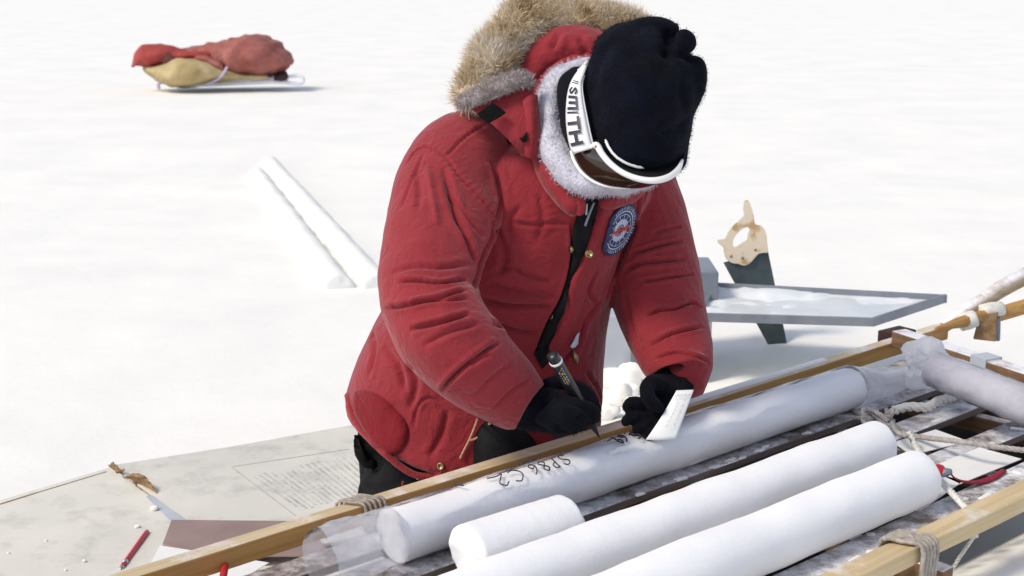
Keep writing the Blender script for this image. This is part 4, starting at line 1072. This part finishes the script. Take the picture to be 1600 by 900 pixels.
# small sewn loop on the shoulder edge and the cuff rims
mesh('shoulder_loop', *tube([W(617, 318, 2.215), W(610, 326, 2.21), W(611, 337, 2.205), W(617, 342, 2.205)], .0042, 8, 4), M['red'], PK)
def hem():
    L = [(540, 622), (545, 645), (556, 668), (576, 692), (602, 716), (630, 738), (655, 748), (690, 744)]
    P = []
    for x, y in catmull(L, 5):
        p, n = on(x + 3, y - 4, .0); P.append(p)
    P = [p for i, p in enumerate(P) if i == 0 or (p - P[i - 1]).length < .05]
    mesh('hem_band', *tube(P, .0055, 8, 1), M['red'], PK)
hem()
def puffy(rows, seed, amp, name, mat, parent, sub=7, n=24, vox=.004, flat=False, power=1.0):
    V, F = cam_loft(rows, sub, n, flat, power); me = remeshed(V, F, vox, 3)
    co = get_co(me); co += get_no(me) * waves(co, [(40, amp), (100, amp * .6), (220, amp * .3)], seed)[:, None]; set_co(me, co)
    me.materials.append(mat); return obj(name, me, parent)
# hood lying back: shell, rolled inner edge
hood = puffy([(812, 250, 2.36, 24, .05), (806, 200, 2.37, 30, .06), (818, 140, 2.38, 36, .07), (850, 92, 2.38, 38, .075), (895, 70, 2.37, 34, .07), (935, 78, 2.36, 30, .06), (965, 105, 2.36, 26, .05)], 3, .003, 'hood', M['red'], PK)
hb = bvh_of(hood.data)
crease(hood.data, [([(862, 78), (868, 66), (872, 52)], .006, .005, .5), ([(905, 60), (915, 75), (918, 90)], .006, .005, .5), ([(830, 150), (850, 118), (880, 98)], .005, .006, .5), ([(812, 180), (822, 150), (826, 128)], .004, .006, .4)], hb)
puffy([(846, 240, 2.31, 14, .03), (838, 205, 2.325, 19, .035), (842, 160, 2.335, 20, .035), (862, 122, 2.335, 19, .035), (893, 98, 2.33, 17, .03), (930, 92, 2.325, 16, .03)], 5, .002, 'hood_roll', M['red'], PK)
# red back wall of the hood behind the neck
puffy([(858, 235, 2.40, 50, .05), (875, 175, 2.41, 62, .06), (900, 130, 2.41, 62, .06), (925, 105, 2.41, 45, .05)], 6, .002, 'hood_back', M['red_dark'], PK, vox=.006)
# standing collar and hood tab at the throat, black touch-tape squares
def flap(name, poly_rows, mat, th, seed=0, nu=8, nv=10, parent=None):
    """rows of (px,py,d) left to right"""
    g = [catmull(r, 4) for r in poly_rows]; g = np.array(g)            # rows x cols x 3
    cols = [catmull(g[:, c], 4) for c in range(g.shape[1])]; g = np.array(cols)   # cols x rows
    V = [W(*p) for col in g for p in col]; m = g.shape[1]
    F = [(i * m + j, i * m + j + 1, (i + 1) * m + j + 1, (i + 1) * m + j) for i in range(g.shape[0] - 1) for j in range(m - 1)]
    V = np.array([tuple(v) for v in V]); V[:, 1] += waves(V, [(60, .0015), (140, .0008)], seed)
    o = mesh(name, V, F, mat, parent or PK); solid(o, th)
    b = o.modifiers.new('b', 'BEVEL'); b.width = th * .4; b.segments = 2; b.limit_method = 'ANGLE'; b.angle_limit = R(50); return o
flap('hood_tab', [[(738, 172, 2.225), (775, 156, 2.215), (832, 136, 2.215)], [(768, 193, 2.205), (800, 185, 2.195), (836, 176, 2.20)], [(800, 220, 2.20), (818, 214, 2.19), (838, 205, 2.20)], [(818, 240, 2.215), (828, 238, 2.205), (838, 234, 2.21)]], M['red'], .011, 2)
flap('tab_edge', [[(818, 160, 2.20), (828, 150, 2.20), (836, 150, 2.21)], [(824, 195, 2.19), (832, 195, 2.188), (840, 195, 2.20)], [(822, 228, 2.196), (831, 232, 2.194), (841, 222, 2.205)], [(822, 242, 2.20), (830, 246, 2.198), (836, 240, 2.205)]], M['red'], .010, 4)
flap('touch_tape', [[(745, 178, 2.178), (757, 170, 2.178), (770, 161, 2.180)], [(754, 186, 2.176), (768, 176, 2.176), (781, 168, 2.178)], [(764, 193, 2.176), (778, 185, 2.175), (791, 176, 2.176)]], M['velcro'], .003, 1)
flap('touch_tape', [[(811, 216, 2.184), (817, 214, 2.182), (824, 205, 2.180)], [(815, 220, 2.183), (819, 219, 2.181), (824, 215, 2.179)], [(817, 223, 2.183), (821, 222, 2.181), (824, 220, 2.179)]], M['velcro'], .002, 1)
puffy([(838, 215, 2.27, 14, .03), (852, 252, 2.235, 20, .035), (872, 292, 2.20, 20, .032), (893, 322, 2.185, 16, .026), (903, 334, 2.185, 9, .015)], 8, .0016, 'collar', M['red'], PK, vox=.0035)
puffy([(1012, 268, 2.36, 20, .04), (985, 295, 2.30, 22, .04), (955, 312, 2.25, 17, .03), (935, 318, 2.235, 10, .02)], 9, .0016, 'collar', M['red'], PK, vox=.0035)
flap('throat_tab', [[(893, 306, 2.175), (905, 304, 2.172), (914, 312, 2.172)], [(896, 320, 2.168), (906, 320, 2.165), (913, 322, 2.166)], [(900, 334, 2.170), (906, 337, 2.168), (911, 332, 2.169)]], M['red'], .008, 6)
# fur ruff along the rim of the hood
def ruff():
    rows = [(728, 156, 2.26, 9, .02), (750, 128, 2.30, 20, .042), (777, 92, 2.34, 30, .052), (804, 57, 2.37, 32, .052), (838, 32, 2.39, 30, .05), (880, 24, 2.40, 26, .05), (915, 30, 2.40, 28, .05), (955, 34, 2.40, 20, .045), (988, 40, 2.40, 12, .035), (1010, 60, 2.40, 14, .03)]
    V, F = cam_loft(rows, 6, 28); me = remeshed(V, F, .006, 3)
    co = get_co(me); co += get_no(me) * waves(co, [(30, .006), (70, .004)], 2)[:, None]; set_co(me, co); me.materials.append(M['fur'])
    o = obj('fur_ruff', me, PK)
    P, N = scatter(me, 30000, 3)
    # pelt lies in tufts: hairs lean with a slowly changing direction
    b = np.stack([waves(P, [(45, .7), (120, .5)], 11), waves(P, [(45, .5), (120, .4)], 12), waves(P, [(45, .7), (120, .5)], 13)], 1)
    Nb = N + b * .8; Nb /= np.linalg.norm(Nb, axis=1)[:, None]
    V, F = fibers(P, Nb, .019, .0014, (-.05, 0, .12), 4, 3, .55)
    h = mesh('fur_hairs', V, F, M['fur'], o, smooth=False); h['kind'] = 'stuff'
    V, F = cam_loft([(716, 164, 2.215, 6, .009), (735, 154, 2.205, 10, .014), (765, 141, 2.20, 10, .015), (798, 128, 2.20, 10, .014), (821, 124, 2.205, 8, .011), (828, 134, 2.21, 5, .008)], 6, 18)
    me = remeshed(V, F, .0035, 2); me.materials.append(M['fur_grey']); o = obj('plush_edge', me, PK)
    P, N = scatter(me, 5000, 5); V, F = fibers(P, N, .008, .0012, (-.1, 0, .1), 6, 2, .5)
    h = mesh('plush_hairs', V, F, M['fur_grey'], o, smooth=False); h['kind'] = 'stuff'
ruff()
# lavender fleece neck gaiter
def gaiter():
    V, F = cam_loft([(930, 98, 2.30, 8, .02), (893, 110, 2.285, 11, .03), (867, 133, 2.27, 16, .036), (859, 170, 2.25, 19, .042), (862, 210, 2.225, 21, .042), (878, 250, 2.195, 26, .042), (908, 279, 2.17, 24, .042), (955, 287, 2.155, 20, .038), (985, 284, 2.15, 18, .035), (1015, 272, 2.17, 18, .035)], 6, 26)
    me = remeshed(V, F, .004, 3); co = get_co(me); co += get_no(me) * waves(co, [(45, .003), (110, .0015)], 7)[:, None]; set_co(me, co)
    me.materials.append(M['fleece']); o = obj('neck_gaiter', me, person)
    P, N = scatter(me, 9000, 8); V, F = fibers(P, N, .0055, .0009, (0, 0, -.1), 9, 2, .6)
    h = mesh('fleece_pile', V, F, M['fleece'], o, smooth=False); h['kind'] = 'stuff'
gaiter()
# black balaclava and knitted hat
def hat():
    V, F = cam_loft([(935, 104, 2.25, 40, .05), (930, 122, 2.24, 56, .07), (930, 150, 2.23, 60, .085), (932, 185, 2.215, 58, .09), (938, 215, 2.205, 58, .09), (955, 250, 2.19, 56, .085), (978, 275, 2.18, 42, .06)], 6, 30, flat=True)
    me = remeshed(V, F, .004, 2); me.materials.append(M['black_knit']); obj('balaclava', me, person)
    crown = cam_loft([(1004, 32, 2.215, 16, .03), (1000, 42, 2.21, 44, .06), (994, 62, 2.205, 63, .085), (1000, 88, 2.20, 80, .10), (1006, 116, 2.19, 92, .112), (1005, 146, 2.185, 93, .115), (998, 180, 2.18, 86, .115), (999, 212, 2.175, 79, .112), (1001, 240, 2.17, 73, .105), (1008, 258, 2.168, 63, .092), (1012, 272, 2.168, 46, .072), (1014, 279, 2.168, 26, .05)], 6, 44, flat=True)
    pom = ball(W(1068, 65, 2.135), .0175, 18, 12); neck = ball(W(1052, 78, 2.150), (.022, .020, .018), 16, 10); lob = ball(W(1082, 124, 2.165), (.022, .035, .038), 16, 10); lob2 = ball(W(1020, 45, 2.19), (.04, .03, .018), 16, 10)
    me = remeshed(*join([crown, pom, neck, lob, lob2]), .0042, 4)
    co = get_co(me); no = get_no(me); co += no * waves(co, [(22, .0025), (55, .0012), (130, .0006)], 15)[:, None]; set_co(me, co)
    bv = bvh_of(me)
    crease(me, [([(1036, 48), (1046, 66), (1038, 92)], .010, .010, .4), ([(1050, 88), (1070, 90), (1088, 84)], .004, .008, .4), ([(1074, 110), (1064, 140), (1072, 178)], .004, .010, .4), ([(1040, 100), (1020, 150), (1015, 200)], .004, .014, .4), ([(960, 60), (935, 100), (925, 150)], .004, .012, .4),
               ([(925, 222), (950, 246), (985, 262), (1020, 266), (1068, 248)], .004, .006, .4), ([(1078, 186), (1060, 200), (1030, 208)], .007, .008, .4), ([(1000, 36), (985, 60), (992, 100)], .005, .012, .4)], bv)
    me.materials.append(M['navy_knit']); o = obj('knit_hat', me, person)
    co = get_co(me); P, N = scatter(me, 14000, 16); V, F = fibers(P, N, .0042, .0006, (0, 0, 0), 17, 1, .8)
    h = mesh('wool_fuzz', V, F, M['navy_knit'], o, smooth=False); h['kind'] = 'stuff'
    bv = bvh_of(me)
    def onh(x, y, lift):
        loc, n = hit(bv, x, y)
        if loc is None: return W(x, y, 2.12)
        if n.dot(EYE - loc) < 0: n = -n
        return loc + n * lift
    # white piping on the folded brim
    mesh('white_piping', *tube([onh(x, y, .003) for x, y in catmull([(948, 218), (954, 232), (966, 245), (985, 255), (1006, 260)], 4)], [.0008] + [.0022] * 15 + [.0006], 8, 1), M['white_plastic'], o)
    return o
HAT = hat()
def goggles():
    root = bpy.data.objects.new('ski_goggles', None); COL.objects.link(root); root.parent = person
    Lf = [(912, 101, 2.175), (903, 112, 2.165), (893, 128, 2.152), (887, 150, 2.138), (885, 180, 2.122), (887, 208, 2.114), (892, 232, 2.110), (897, 240, 2.108)]
    Rt = [(917, 103, 2.165), (913, 115, 2.150), (908, 130, 2.135), (909, 150, 2.120), (914, 180, 2.105), (919, 205, 2.098), (924, 226, 2.094), (926, 232, 2.094)]
    def even(P):
        C = catmull(P, 8); L = np.r_[0, np.cumsum(np.linalg.norm(np.diff(C[:, :2], axis=0), axis=1))]; t = np.linspace(0, L[-1], 49)
        return np.stack([np.interp(t, L, C[:, k]) for k in range(3)], 1)
    gl, gr = even(Lf), even(Rt); n = 8; V = []
    def sp(v, u, lift=0):
        k = v * (len(gl) - 1); i = min(int(k), len(gl) - 2); q = k - i
        a = gl[i] * (1 - q) + gl[i + 1] * q; b = gr[i] * (1 - q) + gr[i + 1] * q; c = a * (1 - u) + b * u
        return W(c[0], c[1], c[2] - .007 * math.sin(math.pi * u) - lift)
    for j in range(41):
        for i in range(n + 1): V.append(sp(j / 40, i / n))
    F = [(j * (n + 1) + i, (j + 1) * (n + 1) + i, (j + 1) * (n + 1) + i + 1, j * (n + 1) + i + 1) for j in range(40) for i in range(n)]
    st = mesh('strap', V, F, M['white_plastic'], root); solid(st, .003)
    # strap lettering, reading down the strap with its tops to the right
    LT = {'S': [[(.9, .82), (.5, 1), (.1, .78), (.5, .5), (.9, .22), (.5, 0), (.1, .18)]], 'M': [[(.0, 0), (.0, 1), (.5, 1), (.5, .1)], [(.5, 1), (1, 1), (1, 0)]], 'I': [[(.5, 0), (.5, 1)]], 'T': [[(0, 1), (1, 1)], [(.5, 1), (.5, 0)]], 'H': [[(0, 0), (0, 1)], [(1, 0), (1, 1)], [(0, .5), (1, .5)]], '=': [[(0, .0), (0, 1)], [(.55, 0), (.55, 1)]]}
    v = .30; PS = []
    def stroke(st_, v0, adv, w):
        out = []
        for s in st_:
            Q = np.array(s)
            if len(Q) > 4: Q = catmull(Q, 4)
            for i in range(len(Q) - 1):
                a, b = Vector(Q[i]), Vector(Q[i + 1]); d = (b - a).normalized(); nn = Vector((-d.y, d.x)) * w; a = a - d * w * .8; b = b + d * w * .8
                q = [a - nn, b - nn, b + nn, a + nn]; V = []
                m = 4
                for t in range(m + 1):
                    for e in (0, 1):
                        p = (q[0].lerp(q[1], t / m) if e == 0 else q[3].lerp(q[2], t / m)); V.append(sp(v0 + p.x * adv, .10 + .50 * p.y, .0046))
                out.append((V, [(2 * t, 2 * t + 1, 2 * t + 3, 2 * t + 2) for t in range(m)]))
        return out
    for ch, v0, adv in (('=', .205, .04), ('S', .275, .075), ('M', .385, .125), ('I', .52, .07), ('T', .61, .125), ('H', .775, .125)): PS += stroke(LT[ch], v0, adv, .13 if ch in 'SM=' else .15)
    mesh('lettering', *join(PS), M['ink'], st, smooth=False)
    mesh('strap_edge', *tube([sp(t, 1.06, -.002) for t in np.linspace(.12, 1, 12)], .0022, 6, 2), M['white_plastic'], st)
    mesh('strap_buckle', *tube([W(918, 98, 2.185), W(912, 106, 2.17), W(905, 112, 2.172)], .0045, 8, 3), M['white_plastic'], st)
    up = [(922, 231, 2.096), (932, 227, 2.085), (941, 241, 2.074), (955, 257, 2.064), (975, 271, 2.056), (1000, 280, 2.052), (1025, 282, 2.054), (1046, 276, 2.066), (1060, 264, 2.088), (1066, 250, 2.11)]
    lo = [(893, 236, 2.135), (897, 250, 2.128), (908, 268, 2.118), (925, 282, 2.108), (945, 290, 2.100), (965, 293, 2.094), (985, 294, 2.092), (1012, 291, 2.095), (1040, 280, 2.11), (1060, 262, 2.13)]
    mesh('frame_upper', *tube([W(*p) for p in up], [.003, .0052, .0048, .0046, .0044, .0046, .005, .005, .0042, .002], 10, 6), M['white_plastic'], root)
    lo_t = lo[:7]
    mesh('frame_lower', *tube([W(*p) for p in lo_t], [.003, .0032, .0028, .0026, .0024, .0022, .0012], 8, 6), M['white_plastic'], root)
    mesh('frame_side', *tube([W(896, 239, 2.130), W(910, 235, 2.112), W(925, 230, 2.094)], .003, 8, 4), M['white_plastic'], root)
    cu, cl = catmull(up, 6), catmull(lo, 6); V = []; n = 8
    for a, b in zip(cu, cl):
        for i in range(n + 1):
            c = a * (1 - i / n) + b * (i / n); V.append(W(c[0], c[1], c[2] - .006 * math.sin(math.pi * i / n) + .002))
    F = [(j * (n + 1) + i, (j + 1) * (n + 1) + i, (j + 1) * (n + 1) + i + 1, j * (n + 1) + i + 1) for j in range(len(cu) - 1) for i in range(n)]
    solid(mesh('lens', V, F, M['lens'], root), .002)
    # foam backing closes the goggles against the hat
    V = []
    for a in cu:
        for i in range(5): V.append(W(a[0] + 2 * i, a[1] - 6 * i, a[2] + .012 * i + .003))
    mesh('foam', V, [(j * 5 + i, j * 5 + i + 1, (j + 1) * 5 + i + 1, (j + 1) * 5 + i) for j in range(len(cu) - 1) for i in range(4)], M['black_cloth'], root)
    mesh('frame_mark', *ball(W(931, 229, 2.078), .002, 8, 6), M['red_plastic'], root)
goggles()
# black trousers: thighs under the parka, shins folded back on the snow
def trousers():
    r = cam_loft([(655, 600, 2.47, 80, .10), (642, 660, 2.47, 88, .105), (640, 700, 2.46, 88, .11), (642, 735, 2.45, 90, .115), (650, 785, 2.43, 99, .115), (660, 830, 2.40, 92, .10), (662, 842, 2.39, 60, .07)], 6, 30, flat=True)
    l = cam_loft([(770, 610, 2.48, 85, .12), (775, 680, 2.46, 92, .12), (790, 740, 2.44, 88, .12), (800, 800, 2.42, 80, .11), (802, 815, 2.41, 50, .07)], 6, 28, flat=True)
    sr = tube([W(650, 815, 2.38), W(652, 806, 2.5), W(655, 792, 2.70)], [.08, .075, .055], 16, 5)
    sl = tube([W(790, 795, 2.46), W(770, 786, 2.6), W(755, 774, 2.80)], [.08, .075, .055], 16, 5)
    kn = cam_loft([(770, 640, 2.36, 30, .08), (785, 680, 2.345, 52, .105), (790, 720, 2.34, 58, .10), (795, 770, 2.35, 60, .09), (795, 790, 2.36, 40, .06)], 6, 26, flat=True)
    bump_ = cam_loft([(560, 668, 2.40, 6, .02), (556, 690, 2.39, 13, .035), (562, 712, 2.38, 10, .03), (570, 730, 2.38, 5, .02)], 5, 16)
    me = remeshed(*join([r, l, sr, sl, kn, bump_]), .007, 3); co = get_co(me); co += get_no(me) * waves(co, [(18, .006), (45, .003)], 31)[:, None]; set_co(me, co)
    crease(me, [([(556, 700), (575, 725), (600, 745)], .006, .012, .5), ([(552, 745), (580, 730), (610, 700)], .005, .012, .5), ([(560, 770), (590, 765), (620, 772)], .008, .01, .5)], bvh_of(me))
    me.materials.append(M['black_cloth']); t = obj('trousers', me, person)
    for p0, p1 in ((W(655, 792, 2.68), W(657, 785, 2.86)), (W(755, 774, 2.78), W(752, 768, 2.95))):
        V, F = tube([p0 + Vector((0, 0, .03)), p0.lerp(p1, .5), p1 + Vector((0, 0, -.03))], [.05, .055, .045], 14, 5); mesh('boot', V, F, M['black_cloth'], person)
trousers()
# gloved hands: palm and five separate curled fingers grown into one surface
def glove(name, shells, label=None):
    me = remeshed(*join(shells), .0026, 2); co = get_co(me); co += get_no(me) * waves(co, [(120, .0009), (300, .0005)], 41)[:, None]; set_co(me, co)
    me.materials.append(M['black_knit']); o = obj(name, me, person)
    P, N = scatter(me, 5000, 42); V, F = fibers(P, N, .0035, .0006, (0, 0, 0), 43, 1, .8)
    h = mesh('wool_fuzz', V, F, M['black_knit'], o, smooth=False); h['kind'] = 'stuff'
    if label: o['label'] = label
def finger(pts, r): return tube([W(*p) for p in pts], [r * 1.05] + [r] * (len(pts) - 2) + [r * .78], 12, 5)
def fingercap(p, r): return ball(W(*p), r, 12, 8)
palm = cam_loft([(800, 624, 2.10, 32, .034), (822, 638, 2.105, 35, .036), (846, 641, 2.105, 36, .034), (868, 640, 2.10, 33, .03), (886, 638, 2.10, 26, .026), (898, 637, 2.10, 16, .02)], 5, 24)
FR = [[(866, 622, 2.082), (896, 632, 2.060), (921, 640, 2.072), (928, 650, 2.102), (925, 655, 2.112)],
      [(862, 633, 2.068), (892, 646, 2.047), (911, 656, 2.062), (909, 663, 2.088), (900, 664, 2.10)],
      [(852, 643, 2.064), (878, 657, 2.048), (896, 665, 2.060), (891, 668, 2.082), (880, 664, 2.09)],
      [(842, 650, 2.068), (862, 664, 2.054), (875, 670, 2.066), (870, 671, 2.082), (860, 666, 2.09)],
      [(852, 604, 2.118), (876, 598, 2.132), (900, 606, 2.132), (921, 622, 2.126), (932, 638, 2.120)]]
RRr = [.0108, .0112, .0106, .0098, .0118]
glove('glove', [palm] + [finger(f, r) for f, r in zip(FR, RRr)] + [fingercap(f[-1], r * .8) for f, r in zip(FR, RRr)], 'black glove gripping the marker pen')
lpalm = cam_loft([(1058, 572, 2.30, 30, .034), (1054, 592, 2.27, 33, .036), (1046, 612, 2.235, 33, .034), (1036, 632, 2.215, 32, .028), (1026, 650, 2.20, 27, .022), (1018, 660, 2.198, 16, .016)], 5, 24)
FL = [[(1022, 632, 2.205), (1004, 630, 2.190), (988, 630, 2.186), (980, 636, 2.188)],
      [(1018, 646, 2.20), (1000, 652, 2.184), (984, 654, 2.180), (978, 658, 2.184)],
      [(1024, 656, 2.195), (1008, 668, 2.178), (996, 676, 2.174), (990, 680, 2.178)],
      [(1036, 656, 2.19), (1028, 672, 2.172), (1016, 681, 2.166), (1008, 684, 2.170)],
      [(1044, 612, 2.215), (1026, 598, 2.185), (1013, 604, 2.170), (1014, 622, 2.158), (1028, 636, 2.153)]]
RL = [.0100, .0104, .0102, .0094, .0125]
glove('glove', [lpalm] + [finger(f, r) for f, r in zip(FL, RL)] + [fingercap(f[-1], r * .8) for f, r in zip(FL, RL)], 'black glove with spread fingers steadying the core')

# ================================================================== HELD THINGS
def marker():
    p0, p1 = W(862, 553, 2.035), W(937, 684, 2.147); root = empty('marker_pen', p1)
    tag(root, 'black marker pen with a white band and yellow print held in the right glove', 'marker pen')
    d = p1 - p0; L = d.length; a = d.normalized(); e1 = (Vector((0, -1, 0)) - a * -a.y).normalized(); e2 = a.cross(e1)
    def rev(prof, n=20): return skin_rings([[p0 + a * s + (e1 * math.cos(2 * math.pi * k / n) + e2 * math.sin(2 * math.pi * k / n)) * r for k in range(n)] for s, r in prof])
    R0 = .0090
    mesh('barrel', *rev([(.0, .004), (.0015, R0 * .95), (.003, R0), (L * .52, R0), (L * .70, R0), (L * .73, R0 * .8)]), M['black_plastic'], root)
    mesh('white_band', *rev([(.014, R0 + .0001), (.0142, R0 + .0010), (.0180, R0 + .0010), (.0182, R0 + .0001)]), M['white_plastic'], root)
    mesh('nib_cone', *rev([(L * .72, R0 * .95), (L * .76, R0 * .85), (L * .90, R0 * .45), (L * .93, R0 * .30), (L * .995, R0 * .16), (L, .0004)]), M['black_plastic'], root)
    def dash(s0, s1, th, w):
        V = []
        for s in (s0, s1):
            for t in (th - w, th, th + w): V.append(p0 + a * s + (e1 * math.cos(t) + e2 * math.sin(t)) * (R0 + .0004))
        return V, [(0, 1, 4, 3), (1, 2, 5, 4)]
    r = np.random.default_rng(6); Y = []; Wt = []
    for row, th in enumerate((-.35, .0, .35)):
        s = .024 + .003 * row
        while s < .056:
            ln = r.uniform(.0015, .005); (Y if row == 1 else Wt).append(dash(s, s + ln, th, .07 if row != 1 else .10)); s += ln + r.uniform(.001, .004)
    mesh('yellow_print', *join(Y), M['yellow_ink'], root, smooth=False); mesh('pale_print', *join(Wt), M['lavender_print'], root, smooth=False)
marker()
def card():
    a, b, c, d = (1057, 610, 2.168), (1084, 609, 2.172), (1056, 686, 2.142), (1009, 687, 2.136)
    V = []; n = 12
    for j in range(n + 1):
        for i in range(n + 1):
            u, v = i / n, j / n
            p = [(a[k] * (1 - u) + b[k] * u) * (1 - v) + (d[k] * (1 - u) + c[k] * u) * v for k in range(3)]
            V.append(W(p[0] + 2.0 * math.sin(v * 3.1) * (1 - u), p[1] + 1.2 * math.sin(u * 3.1) * v, p[2] - .004 * math.sin(u * 3.14) * math.sin(v * 2 + .4)))
    V0 = V; o = mesh('index_card', V, [(j * (n + 1) + i, (j + 1) * (n + 1) + i, (j + 1) * (n + 1) + i + 1, j * (n + 1) + i + 1) for j in range(n) for i in range(n)], M['paper'])
    solid(o, .0008); tag(o, 'white index card with faint pencil notes held in the left glove', 'card')
    r = np.random.default_rng(8); PS = []
    def q(u, v):
        p = [(a[k] * (1 - u) + b[k] * u) * (1 - v) + (d[k] * (1 - u) + c[k] * u) * v for k in range(3)]
        return W(p[0] + 2.0 * math.sin(v * 3.1) * (1 - u), p[1] + 1.2 * math.sin(u * 3.1) * v, p[2] - .004 * math.sin(u * 3.14) * math.sin(v * 2 + .4) - .0010)
    for row in range(8):
        u = .12 + .10 * row; v = .07 if row % 2 else .10
        while v < (.7 if row in (3, 6) else .18):
            ln = r.uniform(.02, .06); PS.append(tube([q(u, v), q(u + r.uniform(-.03, .03), v + ln / 2), q(u + r.uniform(-.02, .02), v + ln)], .00035, 4, 1)); v += ln + r.uniform(.02, .08)
    mesh('pencil_notes', *join(PS), M['pencil_ink'], o)
card()
settle()
